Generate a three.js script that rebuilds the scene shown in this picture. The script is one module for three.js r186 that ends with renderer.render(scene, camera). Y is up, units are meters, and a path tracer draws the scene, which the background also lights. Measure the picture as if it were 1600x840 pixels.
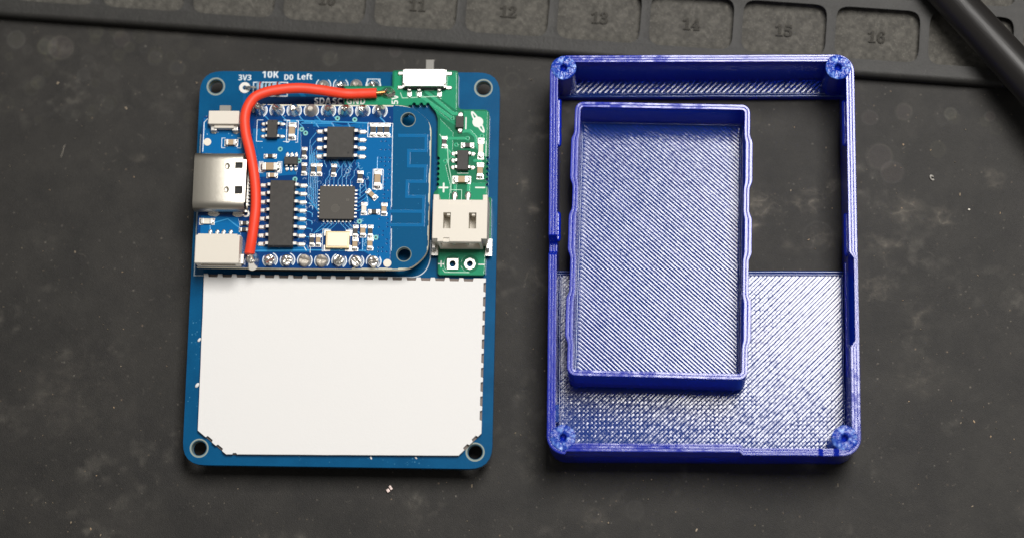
import * as THREE from 'three';
import { mergeGeometries, mergeVertices, toCreasedNormals } from 'three/addons/utils/BufferGeometryUtils.js';
import { RoundedBoxGeometry } from 'three/addons/geometries/RoundedBoxGeometry.js';
import { RectAreaLightUniformsLib } from 'three/addons/lights/RectAreaLightUniformsLib.js';
import { FontLoader } from 'three/addons/loaders/FontLoader.js';
import { TextGeometry } from 'three/addons/geometries/TextGeometry.js';
import { Brush, Evaluator, SUBTRACTION } from 'three-bvh-csg';

// ------------------------------------------------------------------ camera, light, exposure (metres)
const MM = 0.001;
const scene = new THREE.Scene();
const camera = new THREE.PerspectiveCamera(13.12, 1024 / 537, 0.02, 20);
camera.up.set(0, 0, -1);
camera.position.set(16.955 * MM, 342.487 * MM, 68.748 * MM);
camera.lookAt(0, 0, 0);
camera.userData.fStop = 10;
camera.focus = 0.3435;

const renderer = new THREE.WebGLRenderer({ antialias: true });
renderer.toneMapping = THREE.LinearToneMapping;
renderer.toneMappingExposure = 1.0;
renderer.shadowMap.enabled = true;
scene.background = new THREE.Color().setRGB(0.16, 0.156, 0.15);

RectAreaLightUniformsLib.init();
const LAMP = { x: 146, y: 600, z: -212, w: 236, d: 330, glow: 20 };
const lampLight = new THREE.RectAreaLight(new THREE.Color().setRGB(1, 0.975, 0.945), LAMP.glow, LAMP.w * MM, LAMP.d * MM);
lampLight.position.set(LAMP.x * MM, LAMP.y * MM, LAMP.z * MM);
lampLight.rotation.x = -Math.PI / 2;
scene.add(lampLight);

// ------------------------------------------------------------------ helpers (shapes are written in millimetres)
let seed = 20240;
function rnd() { seed = (seed * 1664525 + 1013904223) >>> 0; return seed / 4294967296; }
const rr = (a, b) => a + (b - a) * rnd();
function hash(x, y, s = 0) { let h = (x * 374761393 + y * 668265263 + s * 974634541) | 0; h = Math.imul(h ^ (h >>> 13), 1274126177); h ^= h >>> 16; return (h >>> 0) / 4294967296; }
function vnoise(x, y, s = 0) {
  const xi = Math.floor(x), yi = Math.floor(y); let fx = x - xi, fy = y - yi; fx = fx * fx * (3 - 2 * fx); fy = fy * fy * (3 - 2 * fy);
  const a = hash(xi, yi, s), b = hash(xi + 1, yi, s), c = hash(xi, yi + 1, s), d = hash(xi + 1, yi + 1, s);
  return a + (b - a) * fx + (c - a) * fy + (a - b - c + d) * fx * fy;
}
function fbm(x, y, s = 0, o = 4) { let v = 0, a = 0.5, t = 0; for (let i = 0; i < o; i++) { v += a * vnoise(x, y, s + i * 17); t += a; x *= 2.03; y *= 2.03; a *= 0.5; } return v / t; }
const names = {};
function numbered(n) { names[n] = (names[n] ?? -1) + 1; return names[n] ? `${n}_${String(names[n]).padStart(3, '0')}` : n; }
const scaled = new WeakSet();
function mesh(name, geo, material, parent, pos, turn = 0) {
  if (!scaled.has(geo)) { geo.scale(MM, MM, MM); scaled.add(geo); }
  const m = new THREE.Mesh(geo, material);
  m.name = parent === scene ? numbered(name) : name;
  m.castShadow = m.receiveShadow = true;
  if (pos) m.position.set(pos[0] * MM, pos[1] * MM, pos[2] * MM);
  m.rotation.y = turn;
  parent.add(m);
  return m;
}
function thing(name, label, category, [x, y, z], turn = 0, kind) {
  const g = new THREE.Group(); g.name = numbered(name);
  g.position.set(x * MM, y * MM, z * MM); g.rotation.y = turn;
  g.userData = { label, category }; if (kind) g.userData.kind = kind;
  scene.add(g); return g;
}
// box from centre and size, base at y0
function box(w, h, d, r = 0.05, x = 0, y = 0, z = 0) {
  const g = r > 0 ? new RoundedBoxGeometry(w, h, d, 2, Math.min(r, w / 2.01, h / 2.01, d / 2.01)) : new THREE.BoxGeometry(w, h, d);
  g.translate(x, y + h / 2, z); return g;
}
function rounded(points, radius) { // polygon [u,v(,r)] -> list with rounded corners
  const out = [], n = points.length;
  for (let i = 0; i < n; i++) {
    const p = points[i], a = points[(i + n - 1) % n], b = points[(i + 1) % n], r0 = p[2] ?? radius;
    if (!r0) { out.push([p[0], p[1]]); continue; }
    const la = Math.hypot(a[0] - p[0], a[1] - p[1]), lb = Math.hypot(b[0] - p[0], b[1] - p[1]), r = Math.min(r0, la * 0.49, lb * 0.49);
    const s = [p[0] + (a[0] - p[0]) / la * r, p[1] + (a[1] - p[1]) / la * r], e = [p[0] + (b[0] - p[0]) / lb * r, p[1] + (b[1] - p[1]) / lb * r];
    for (let k = 0; k <= 6; k++) { const t = k / 6, q = 1 - t; out.push([q * q * s[0] + 2 * q * t * p[0] + t * t * e[0], q * q * s[1] + 2 * q * t * p[1] + t * t * e[1]]); }
  }
  return out;
}
function circlePts(cx, cz, r, n = 28) { return Array.from({ length: n }, (_, i) => [cx + r * Math.cos(i / n * 2 * Math.PI), cz + r * Math.sin(i / n * 2 * Math.PI)]); }
// plate: outline and holes in (u, v), from y0 to y1, optional bevel; uv = top-down over `frame` [u0, v0, w, l]
function plate(points, holes, y0, y1, bevel = 0, frame, segs = 2) {
  const sh = new THREE.Shape(points.map(([u, v]) => new THREE.Vector2(u, -v)));
  for (const h of holes) sh.holes.push(new THREE.Path(h.map(([u, v]) => new THREE.Vector2(u, -v))));
  const g = new THREE.ExtrudeGeometry(sh, { depth: y1 - y0 - 2 * bevel, bevelEnabled: bevel > 0, bevelSize: bevel, bevelOffset: -bevel, bevelThickness: bevel, bevelSegments: segs, curveSegments: 8, steps: 1 });
  g.rotateX(-Math.PI / 2); g.translate(0, y0 + bevel, 0);
  if (frame) topUV(g, frame);
  return g;
}
function topUV(g, [u0, v0, w, l]) {
  const p = g.attributes.position, uv = new Float32Array(p.count * 2);
  for (let i = 0; i < p.count; i++) { uv[2 * i] = (p.getX(i) - u0) / w; uv[2 * i + 1] = 1 - (p.getZ(i) - v0) / l; }
  g.setAttribute('uv', new THREE.BufferAttribute(uv, 2)); return g;
}
function merge(list) {
  const l = list.map((g) => { const q = g.index ? g.toNonIndexed() : g; for (const k of Object.keys(q.attributes)) if (k !== 'position' && k !== 'normal' && k !== 'uv') q.deleteAttribute(k); if (!q.attributes.uv) q.setAttribute('uv', new THREE.BufferAttribute(new Float32Array(q.attributes.position.count * 2), 2)); return q; });
  return mergeGeometries(l);
}
const csg = new Evaluator(); csg.attributes = ['position', 'normal', 'uv'];
function cut(base, cutters) {
  let b = new Brush(base); b.updateMatrixWorld();
  for (const c of cutters) { const q = new Brush(c); q.updateMatrixWorld(); b = csg.evaluate(b, q, SUBTRACTION); }
  return b.geometry;
}
function canvas(w, h, draw) { const c = document.createElement('canvas'); c.width = w; c.height = h; draw(c.getContext('2d'), w, h); return c; }
function canvasTexture(w, h, draw, srgb = true) {
  const t = new THREE.CanvasTexture(canvas(w, h, draw)); if (srgb) t.colorSpace = THREE.SRGBColorSpace;
  t.wrapS = t.wrapT = THREE.RepeatWrapping; return t;
}
function dataTexture(w, h, f, srgb = false) {
  const a = new Uint8Array(w * h * 4);
  for (let y = 0; y < h; y++) for (let x = 0; x < w; x++) { const v = f(x, y), i = (y * w + x) * 4; if (typeof v === 'number') a[i] = a[i + 1] = a[i + 2] = Math.max(0, Math.min(255, v * 255)); else for (let k = 0; k < 3; k++) a[i + k] = Math.max(0, Math.min(255, v[k] * 255)); a[i + 3] = 255; }
  const t = new THREE.DataTexture(a, w, h); t.magFilter = t.minFilter = THREE.LinearFilter; t.wrapS = t.wrapT = THREE.RepeatWrapping;
  if (srgb) t.colorSpace = THREE.SRGBColorSpace; t.needsUpdate = true; return t;
}
const std = (color, roughness, metalness = 0, more = {}) => new THREE.MeshPhysicalMaterial({ color, roughness, metalness, ...more });

const grain = dataTexture(512, 512, (x, y) => 0.5 * hash(x, y, 3) + 0.5 * vnoise(x / 4, y / 4, 5));
const lumpy = dataTexture(512, 512, (x, y) => fbm(x / 22, y / 22, 9, 5));

// ------------------------------------------------------------------ materials
const M = {
  copperEdge: std('#8f9a8e', 0.6),
  tin: std('#e4e1db', 0.34, 1),
  solder: std('#e6e2da', 0.27, 1, { bumpMap: lumpy, bumpScale: 0.00001 }),
  solderDull: std('#c4bdb2', 0.5, 0.75, { bumpMap: lumpy, bumpScale: 0.00005 }),
  switchMetal: std('#e4e2dc', 0.42, 1, { bumpMap: grain, bumpScale: 0.000004 }),
  usbMetal: std('#c4bfb3', 0.37, 1, { bumpMap: lumpy, bumpScale: 0.000008 }),
  cream: std('#e0d9cc', 0.5, 0),
  creamDark: std('#cdbb9c', 0.6, 0),
  chip: std('#35322e', 0.6, 0, { bumpMap: grain, bumpScale: 0.000006 }),
  chipDark: std('#2a2826', 0.55, 0, { bumpMap: grain, bumpScale: 0.000006 }),
  capTan: std('#b39a78', 0.55), capDark: std('#3a3632', 0.5), capPale: std('#e9e3d4', 0.5),
  black: std('#141414', 0.6),
  red: std('#fb4426', 0.5, 0, { bumpMap: lumpy, bumpScale: 0.000012 }),
  copper: std('#c88a55', 0.35, 1),
  gold: std('#d0bd95', 0.4, 1),
  knob: std('#8b8984', 0.6),
  sheet: std('#eae9e7', 0.85, 0, { bumpMap: grain, bumpScale: 0.00001 }),
  backing: std('#7d726c', 0.8),
  greyPanel: std('#5a5a58', 0.6),
  resistor: std('#8fb6cf', 0.45),
};
const plasticBump = dataTexture(512, 512, (x, y) => 0.6 * fbm(x / 40, y / 9, 31, 4) + 0.4 * fbm(x / 6, y / 6, 41, 2));
const scuff = dataTexture(512, 512, (x, y) => { const n = fbm(x / 14, y / 14, 51, 5), m = fbm(x / 60, y / 60, 61, 3); const t = Math.max(0, Math.min(1, (n - 0.47) * 4 + (m - 0.5))); return [0.08 + 0.42 * t, 0.22 + 0.42 * t, 0.66 + 0.26 * t]; }, true);
M.blue = std(new THREE.Color().setRGB(0.002, 0.034, 0.72), 0.17, 0, { bumpMap: plasticBump, bumpScale: 0.000005, ior: 1.57, transmission: 0.5, thickness: 0.002 });
M.blueStrand = std(new THREE.Color().setRGB(0.003, 0.034, 0.21), 0.15, 0, { ior: 1.66 });
M.blueScuffed = std('#ffffff', 0.22, 0, { map: scuff, bumpMap: lumpy, bumpScale: 0.0003 });

const dustyChip = (a, b, sd) => dataTexture(512, 512, (x, y) => { const d = hash(x >> 1, y >> 1, sd) > 0.994 ? 0.16 * hash(x >> 1, y >> 1, sd + 1) : 0, n = (fbm(x / 45, y / 45, sd + 2, 4) - 0.5) * 0.07, f = (hash(x, y, sd + 3) - 0.5) * 0.03; return [a + d + n + f, a * 0.95 + d + n + f, a * 0.88 + d + n + f]; }, true);
M.chip.color.set('#ffffff'); M.chip.map = dustyChip(0.205, 0, 601); M.chipDark.color.set('#ffffff'); M.chipDark.map = dustyChip(0.16, 0, 611);
// ------------------------------------------------------------------ the work mat with its parts tray
{
  const W = 300, L = 220, X0 = -150, Z0 = -110, TW = 2048, TH = 1502, k = TW / W;
  const px = (x) => (x - X0) * k, pz = (z) => (z - Z0) * k;
  const small = 1; // stains, rings, smears and dust lying on dark silicone
  const matColour = canvasTexture(TW, TH, (c) => {
    c.fillStyle = '#252320'; c.fillRect(0, 0, TW, TH);
    // crusty dried patches: [x, z, half width, half length, strength]
    const stains = [[37.5,-9.6,3.6,2.6,0.17], [44.5,-9.8,3.4,2.2,0.2], [46.2,-4.2,2.6,2.0,0.17], [41.5,-3.2,3.4,1.2,0.14], [48,-12.5,1.5,1.3,0.15], [36,-6,2,3,0.12], [59,-8.4,5,2.6,0.15], [64,-7,3.4,1.8,0.16], [55.5,-3,3.4,3.4,0.12], [54,3.4,3.2,3.2,0.15], [60,8,3,4,0.1], [72,-13,2,2,0.12], [3.4,-9.3,1.4,1.2,0.17], [1.8,-13,0.9,1.6,0.12], [3,1,1.6,2.2,0.1], [-57,-18,2,1.6,0.1], [60,17,4,4,0.08], [12,37,3,2,0.08], [-66,18,9,9,0.05]];
    const img = c.getImageData(0, 0, TW, TH), d = img.data;
    for (const [sx, sz, sw, sl, sa] of stains) for (let y = Math.floor(pz(sz - sl * 2)); y < pz(sz + sl * 2); y++) for (let x = Math.floor(px(sx - sw * 2)); x < px(sx + sw * 2); x++) {
      const u = ((x - px(sx)) / k) / sw, w = ((y - pz(sz)) / k) / sl, g = Math.exp(-1.1 * (u * u + w * w)), q = fbm(x / 9, y / 7, 701, 4), r = fbm(x / 17 + 5, y / 13, 711, 4);
      const t = g * sa * 240 * (Math.max(0, q + 0.6 * g - 0.72) * 1.5 + Math.pow(1 - Math.abs(2 * r - 1), 12) * 0.95 * Math.min(1, g * 2) * (0.3 + q)), i = (y * TW + x) * 4;
      d[i] += t * 1.05; d[i + 1] += t * 0.98; d[i + 2] += t * 0.86;
    }
    for (let y = 0; y < TH; y++) for (let x = 0; x < TW; x++) {
      const n = fbm(x / 30, y / 30, 71, 5) - 0.5, f = hash(x, y, 73) - 0.5, s = fbm(x / 7, y / 7, 75, 3) - 0.5, i = (y * TW + x) * 4;
      const sm = Math.max(0, fbm(x / 55 + 3, y / 38, 77, 4) - 0.56) * Math.max(0, fbm(x / 9, y / 9, 79, 3) - 0.44) * 380;
      const v = n * 20 + f * 5 + s * 8 + Math.min(sm, 30);
      d[i] += v * 1.03; d[i + 1] += v; d[i + 2] += v * 0.92;
    }
    c.putImageData(img, 0, 0);
    const ring = (x, z, r, a, fill) => { c.globalAlpha = a; c.strokeStyle = c.fillStyle = '#8b857a'; c.lineWidth = 1.6; for (let q = 0; q < 3; q++) { c.beginPath(); c.ellipse(px(x) + rr(-1, 1), pz(z) + rr(-1, 1), r * k * rr(0.92, 1.06), r * k * rr(0.85, 1.03), rr(0, 3), 0, 6.3); if (q < 2 && fill) { c.globalAlpha = a * 0.5; c.fill(); } c.globalAlpha = a * 0.35; c.stroke(); } };
    for (const [x, z, r, a, f] of [[-76.6, -36.8, 1.4, 0.12, 1], [-69.6, -35.4, 1.9, 0.13, 1], [-71.6, -35.9, 1.5, 0.08, 1], [-60.2, -36.6, 1.3, 0.1, 1], [-73, -30, 1.1, 0.09, 1], [-66, -31, 1, 0.07, 1], [-55, -33.4, 1.1, 0.07, 1], [-51.4, -32, 1.2, 0.08, 1],
      [59, -23.5, 1.3, 0.13, 1], [55.2, -16.6, 2.0, 0.13, 1], [57, -14.1, 1.7, 0.1, 1], [66.1, -23.1, 0.9, 0.15, 1], [54, -22.6, 1.2, 0.1, 1], [72, -22.5, 0.8, 0.1, 1], [0, -29.3, 1.2, 0.11, 0], [45.8, -4.4, 2.4, 0.1, 0], [64, -17.6, 1.2, 0.06, 1], [-28, -33, 1.1, 0.09, 1], [-18, -34, 0.9, 0.1, 1], [18, 36, 1.4, 0.07, 1]]) ring(x, z, r, a, f);
    for (let i = 0; i < 46; i++) ring(rr(-80, -48), rr(-38, -24), rr(0.5, 1.3), rr(0.02, 0.06), 1);
    for (let i = 0; i < 26; i++) ring(rr(-48, 76), rr(-32, -20), rr(0.4, 1.1), rr(0.02, 0.06), 1);
    // knife scratches and lint
    c.strokeStyle = '#a39a8c';
    for (let i = 0; i < 130; i++) { const x = rr(-80, 78), z = rr(-34, 41), t = rr(0, 3.1), l = rr(0.2, 0.9); c.globalAlpha = rr(0.1, 0.4); c.lineWidth = rr(0.5, 0.9); c.beginPath(); c.moveTo(px(x), pz(z)); c.quadraticCurveTo(px(x + l * Math.cos(t) + rr(-0.2, 0.2)), pz(z + l * Math.sin(t)), px(x + l * 1.6 * Math.cos(t + 0.4)), pz(z + l * 1.6 * Math.sin(t + 0.4))); c.stroke(); }
    for (let i = 0; i < 3400; i++) { const x = rr(-80, 78), z = rr(-40, 42); c.globalAlpha = Math.pow(rnd(), 2.6) * 0.75 + 0.05; c.fillStyle = ['#b9b0a2', '#a99c88', '#8f8a80', '#b99a7a'][Math.floor(rnd() * 4)]; c.beginPath(); c.arc(px(x), pz(z), rr(0.35, 0.85), 0, 6.3); c.fill(); }
    c.globalAlpha = 1;
  });
  const g2 = grain.clone(); g2.repeat.set(26, 19); g2.needsUpdate = true;
  M.mat = std('#ffffff', 0.6, 0, { map: matColour, bumpMap: g2, bumpScale: 0.00003, specularIntensity: 0.7 });
  const rimTex = dataTexture(512, 512, (x, y) => { const v = 0.172 + 0.05 * (fbm(x / 20, y / 20, 81, 5) - 0.5) + 0.03 * (hash(x, y, 83) - 0.5) + (hash(x, y, 85) > 0.9965 ? 0.16 : 0); return [v * 1.02, v, v * 0.95]; }, true);
  M.trayRim = std('#ffffff', 0.55, 0, { map: rimTex, bumpMap: grain, bumpScale: 0.00003, specularIntensity: 0.7 });
  const floorTex = dataTexture(512, 512, (x, y) => { const n = fbm(x / 11, y / 11, 91, 5) - 0.5, f = hash(x, y, 93) - 0.5, q = hash(x >> 1, y >> 1, 95) > 0.985 ? 0.12 : 0; const v = 0.31 + 0.17 * n + 0.09 * f + q; return [v * 1.03, v, v * 0.93]; }, true);
  M.trayFloor = std('#ffffff', 0.7, 0, { map: floorTex, bumpMap: grain, bumpScale: 0.00009, specularIntensity: 0.6 });

  const mat = thing('work_mat', 'dark grey silicone work mat with numbered parts trays moulded along its edge', 'mat', [0, 0, 0], 0, 'structure');
  mesh('sheet', plate([[X0, Z0], [X0 + W, Z0], [X0 + W, Z0 + L], [X0, Z0 + L]], [], -3, 0, 0, [X0, Z0, W, L]), M.mat, mat);

  // tray: local u along the row, v towards the viewer, origin on compartment 16
  const tray = new THREE.Group(); tray.name = 'parts_tray'; tray.position.set(55.25 * MM, 0, -35.05 * MM); tray.rotation.y = -0.0873; mat.add(tray);
  const CW = 12.7, CL = 8.2, PX = 14.0, PZ = 9.75, H = 2.1;
  const rect = (cu, cv, w, l, r) => rounded([[cu - w / 2, cv - l / 2], [cu + w / 2, cv - l / 2], [cu + w / 2, cv + l / 2], [cu - w / 2, cv + l / 2]], r);
  const cells = [];
  for (let row = 0; row < 2; row++) for (let i = -10; i <= 3; i++) cells.push([i * PX, -row * PZ, row === 0 ? 16 + i : 0]);
  const slab = plate(rounded([[-168, -17], [84, -17], [84, 6.6], [-168, 6.6]], 2), cells.map(([u, v]) => rect(u, v, CW + 1.5, CL + 1.5, 2.8)), 0.004, H, 0.8, [0, 0, 40, 40], 5);
  mesh('tray_rim', toCreasedNormals(slab, 0.7), M.trayRim, tray);
  const cell = plate(rect(0, 0, CW + 0.9, CL + 0.9, 2.4), [], 0.004, 0.5, 0, [0, 0, 30, 30]);
  const font = await new FontLoader().loadAsync('fonts/droid/droid_serif_bold.typeface.json');
  for (const [u, v, n] of cells) {
    const f = mesh('compartment_floor', cell, M.trayFloor, tray, [u, 0, v]);
    if (n >= 10 && n <= 16) {
      const t = new TextGeometry(String(n), { font, size: 1.75, depth: 0.16, curveSegments: 4, bevelEnabled: true, bevelSize: 0.05, bevelThickness: 0.08, bevelSegments: 2 });
      t.computeBoundingBox(); const b = t.boundingBox; t.translate(-(b.min.x + b.max.x) / 2, -(b.min.y + b.max.y) / 2, 0); t.rotateX(-Math.PI / 2); t.translate(0, 0.5, 0);
      const q = mesh('number', t, M.trayFloor, f, [0, 0, 0]); q.userData.label = `raised number ${n} on the compartment floor`;
    }
  }
}

// ------------------------------------------------------------------ printed blue case and tray
// sweep a wall round a rounded rectangle; at(s) gives { top, shift, thick } for the rim at a place [x, z, side]
function ringPath(w, l, r, step) {
  const pts = [], hw = w / 2, hl = l / 2;
  const line = (x0, z0, x1, z1, nx, nz, side) => { const n = Math.max(2, Math.round(Math.hypot(x1 - x0, z1 - z0) / step)); for (let i = 0; i < n; i++) pts.push({ x: x0 + (x1 - x0) * i / n, z: z0 + (z1 - z0) * i / n, nx, nz, side }); };
  const arc = (cx, cz, a0) => { for (let i = 0; i < 8; i++) { const a = a0 + Math.PI / 2 * i / 8; pts.push({ x: cx + r * Math.cos(a), z: cz + r * Math.sin(a), nx: Math.cos(a), nz: Math.sin(a), side: 'c' }); } };
  line(-hw + r, -hl, hw - r, -hl, 0, -1, 'n'); arc(hw - r, -hl + r, -Math.PI / 2);
  line(hw, -hl + r, hw, hl - r, 1, 0, 'e'); arc(hw - r, hl - r, 0);
  line(hw - r, hl, -hw + r, hl, 0, 1, 's'); arc(-hw + r, hl - r, Math.PI / 2);
  line(-hw, hl - r, -hw, -hl + r, -1, 0, 'w'); arc(-hw + r, -hl + r, Math.PI);
  return pts;
}
function sweepWall(w, l, r, h, yIn, at, sd, beads = 3, inner = 1.25) {
  const path = ringPath(w, l, r, 0.22), pos = [], uv = [], idx = [];
  let m = 0, s = 0;
  path.forEach((p, i) => {
    const q = at(p), top = h + (q.top ?? 0), sh = q.shift ?? 0, T = q.thick ?? 1.25;
    const prof = [[0.35, 0], [0.12, 0.1], [0, 0.4]];
    for (let j = 0; j < 5; j++) { const y = 1 + (top - 3.2) * j / 4; prof.push([0.012 * (vnoise(s * 0.2, y * 3, sd + 7) - 0.5), y]); }
    prof.push([sh * 0.35, top - 1.5], [sh, top - 0.8], [sh, top - 0.16], [sh + 0.015, top - 0.07], [sh + 0.05, top - 0.025]);
    for (let b = 0; b < beads; b++) {
      const wob = 0.04 * (vnoise(s * 0.55, b * 9, sd) - 0.5) + 0.012 * (vnoise(s * 2.3, b * 9, sd + 3) - 0.5), drop = 0.05 * (vnoise(s * 0.16, b * 5, sd + 5) - 0.5);
      for (const a of [-0.97, -0.9, -0.8, -0.6, 0, 0.6, 0.8, 0.9, 0.97]) { prof.push([sh + T * (b + 0.5 + a * 0.5) / beads + wob * 0.5, top + wob + drop - (Math.abs(a) > 0.95 ? 0.07 : Math.abs(a) > 0.85 ? 0.03 : 0.004 * a * a)]); }
    }
    prof.push([sh + T - 0.05, top - 0.025], [sh + T - 0.015, top - 0.07], [sh + T, top - 0.16], [sh + T, top - 0.8], [inner, top - 1.6], [inner, yIn], [inner, 0], [0.35, 0]);
    m = prof.length;
    for (let j = 0; j < m; j++) { const [o, y] = prof[j]; pos.push(p.x - p.nx * o, y, p.z - p.nz * o); uv.push(s / 20, (o + y) / 20); }
    const nx = path[(i + 1) % path.length]; s += Math.hypot(nx.x - p.x, nx.z - p.z);
  });
  const n = path.length;
  for (let i = 0; i < n; i++) for (let j = 0; j < m - 1; j++) { const a = i * m + j, b = ((i + 1) % n) * m + j; idx.push(a, a + 1, b, b, a + 1, b + 1); }
  const g = new THREE.BufferGeometry(); g.setAttribute('position', new THREE.Float32BufferAttribute(pos, 3)); g.setAttribute('uv', new THREE.Float32BufferAttribute(uv, 2)); g.setIndex(idx); g.computeVertexNormals();
  return g;
}
// printed strands laid side by side over a rectangle, at an angle; y = top of the slab under them
function strands(cx, cz, w, l, angle, pitch, y, sd, cross, step = 0.16, crown = 0.085, pair = false) {
  const pos = [], idx = [], uv = [], dx = Math.cos(angle), dz = Math.sin(angle), nx = -dz, nz = dx, R = Math.hypot(w, l) / 2, prof = [-1, -0.86, -0.68, 0, 0.68, 0.86, 1];
  for (let k = Math.ceil(-R / pitch); k <= R / pitch; k++) {
    const c = k * pitch; let t0 = -R, t1 = R;
    for (const [o, d, lim] of [[nx * c, dx, w / 2], [nz * c, dz, l / 2]]) { let a = (-lim - o) / d, b = (lim - o) / d; if (a > b) [a, b] = [b, a]; t0 = Math.max(t0, a); t1 = Math.min(t1, b); }
    if (t1 - t0 < 0.2) continue;
    const n = Math.max(4, Math.ceil((t1 - t0) / step)), base = pos.length / 3, lift = 0.05 * (hash(k, 1, sd) - 0.5);
    for (let i = 0; i <= n; i++) {
      const t = t0 + (t1 - t0) * i / n, e = Math.min(i, n - i), x0 = cx + dx * t + nx * c, z0 = cz + dz * t + nz * c;
      const wob = 0.10 * pitch * (vnoise(t * 0.7, k * 3.1, sd + 1) - 0.5), hgt = lift + 0.024 * (vnoise(t * 0.45, k * 0.6, sd + 2) - 0.5) + 0.014 * (vnoise(t * 1.8, k * 7, sd + 3) - 0.5);
      const amp = cross * Math.max(0, fbm(x0 / 6 + 9, z0 / 6, sd + 4, 3) - 0.44) * 5, sag = amp * Math.pow(0.5 + 0.5 * Math.cos(2 * Math.PI * (t / (pitch * 2.02) + 0.5 * (k & 1) + 0.12 * vnoise(t, k, sd + 6))), 7);
      const wid = pitch * 0.5 * (1.0 + 0.07 * (vnoise(t * 0.9, k * 5, sd + 5) - 0.5)) * (1 - 0.25 * Math.min(1, sag * 6)), end = e === 0 ? 0.55 : e === 1 ? 0.9 : 1;
      for (const a of prof) { const q = wob + a * wid; pos.push(x0 + nx * q, y + (crown + hgt - sag) * end - crown * (pair && (a < 0) === !(k & 1) ? 0.3 : 1) * (0.06 * a * a + 0.94 * Math.pow(Math.max(0, Math.abs(a) - 0.68) / 0.32, 1.6)), z0 + nz * q); uv.push(t / 10, c / 10); }
    }
    for (let i = 0; i < n; i++) for (let j = 0; j < 6; j++) { const p = base + i * 7 + j; idx.push(p, p + 1, p + 7, p + 1, p + 8, p + 7); }
  }
  const g = new THREE.BufferGeometry(); g.setAttribute('position', new THREE.Float32BufferAttribute(pos, 3)); g.setAttribute('uv', new THREE.Float32BufferAttribute(uv, 2)); g.setIndex(idx); g.computeVertexNormals();
  return g;
}
function bead(x0, z0, x1, z1, y, r, sd) { // a rounded printed line
  const n = 30, pts = []; for (let i = 0; i <= n; i++) { const t = i / n; pts.push(new THREE.Vector3(x0 + (x1 - x0) * t + 0.05 * (vnoise(t * 9, 1, sd) - 0.5), y + 0.06 * (vnoise(t * 11, 2, sd) - 0.5), z0 + (z1 - z0) * t + 0.05 * (vnoise(t * 9, 3, sd) - 0.5))); }
  return new THREE.TubeGeometry(new THREE.CatmullRomCurve3(pts), 60, r, 8);
}
const bump01 = (t, a, b, ramp) => Math.max(0, Math.min(1, (t - a) / ramp, (b - t) / ramp));
function screwPost(h, sd) { // boss with a pilot hole, its top ragged from trimming
  const R = 1.85, r = 0.5, nA = 40, prof = [[R, 0], [R, h * 0.5], [R, h - 0.5], [R, h - 0.12], [R - 0.12, h], [1.35, h], [1.05, h], [0.8, h], [r + 0.1, h], [r, h - 0.15], [r, h - 0.9], [0.001, h - 1.0]];
  const pos = [], uv = [], idx = [], m = prof.length;
  for (let i = 0; i < nA; i++) { const a = i / nA * 2 * Math.PI; prof.forEach(([q, y], j) => { const n = j >= 3 && j <= 7 ? 0.28 * (fbm(Math.cos(a) * q * 1.6 + 5, Math.sin(a) * q * 1.6 + 5, sd, 3) - 0.5) : 0, e = j === 3 || j === 4 ? 0.18 * (vnoise(Math.cos(a) * 2.2 + 3, Math.sin(a) * 2.2 + 3, sd + 9) - 0.5) : 0; pos.push(Math.cos(a) * (q + e), y + n, Math.sin(a) * (q + e)); uv.push(Math.cos(a) * q / 16, Math.sin(a) * q / 16); }); }
  for (let i = 0; i < nA; i++) for (let j = 0; j < m - 1; j++) { const a = i * m + j, b = ((i + 1) % nA) * m + j; idx.push(a, a + 1, b, b, a + 1, b + 1); }
  const g = new THREE.BufferGeometry(); g.setAttribute('position', new THREE.Float32BufferAttribute(pos, 3)); g.setAttribute('uv', new THREE.Float32BufferAttribute(uv, 2)); g.setIndex(idx); g.computeVertexNormals();
  g.addGroup(0, idx.length, 0); g.clearGroups();
  // side wall keeps the plain blue, the trimmed top is scuffed
  const side = [], top = []; for (let i = 0; i < nA; i++) for (let j = 0; j < m - 1; j++) { const o = (i * (m - 1) + j) * 6, t = idx.slice(o, o + 6); (j < 3 || j >= 10 ? side : top).push(...t); }
  g.setIndex([...side, ...top]); g.addGroup(0, side.length, 0); g.addGroup(side.length, top.length, 1);
  return g;
}
const CASE = { w: 44.6, l: 59.0, h: 10.8, r: 2.6, floor: 1.6 };
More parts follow.
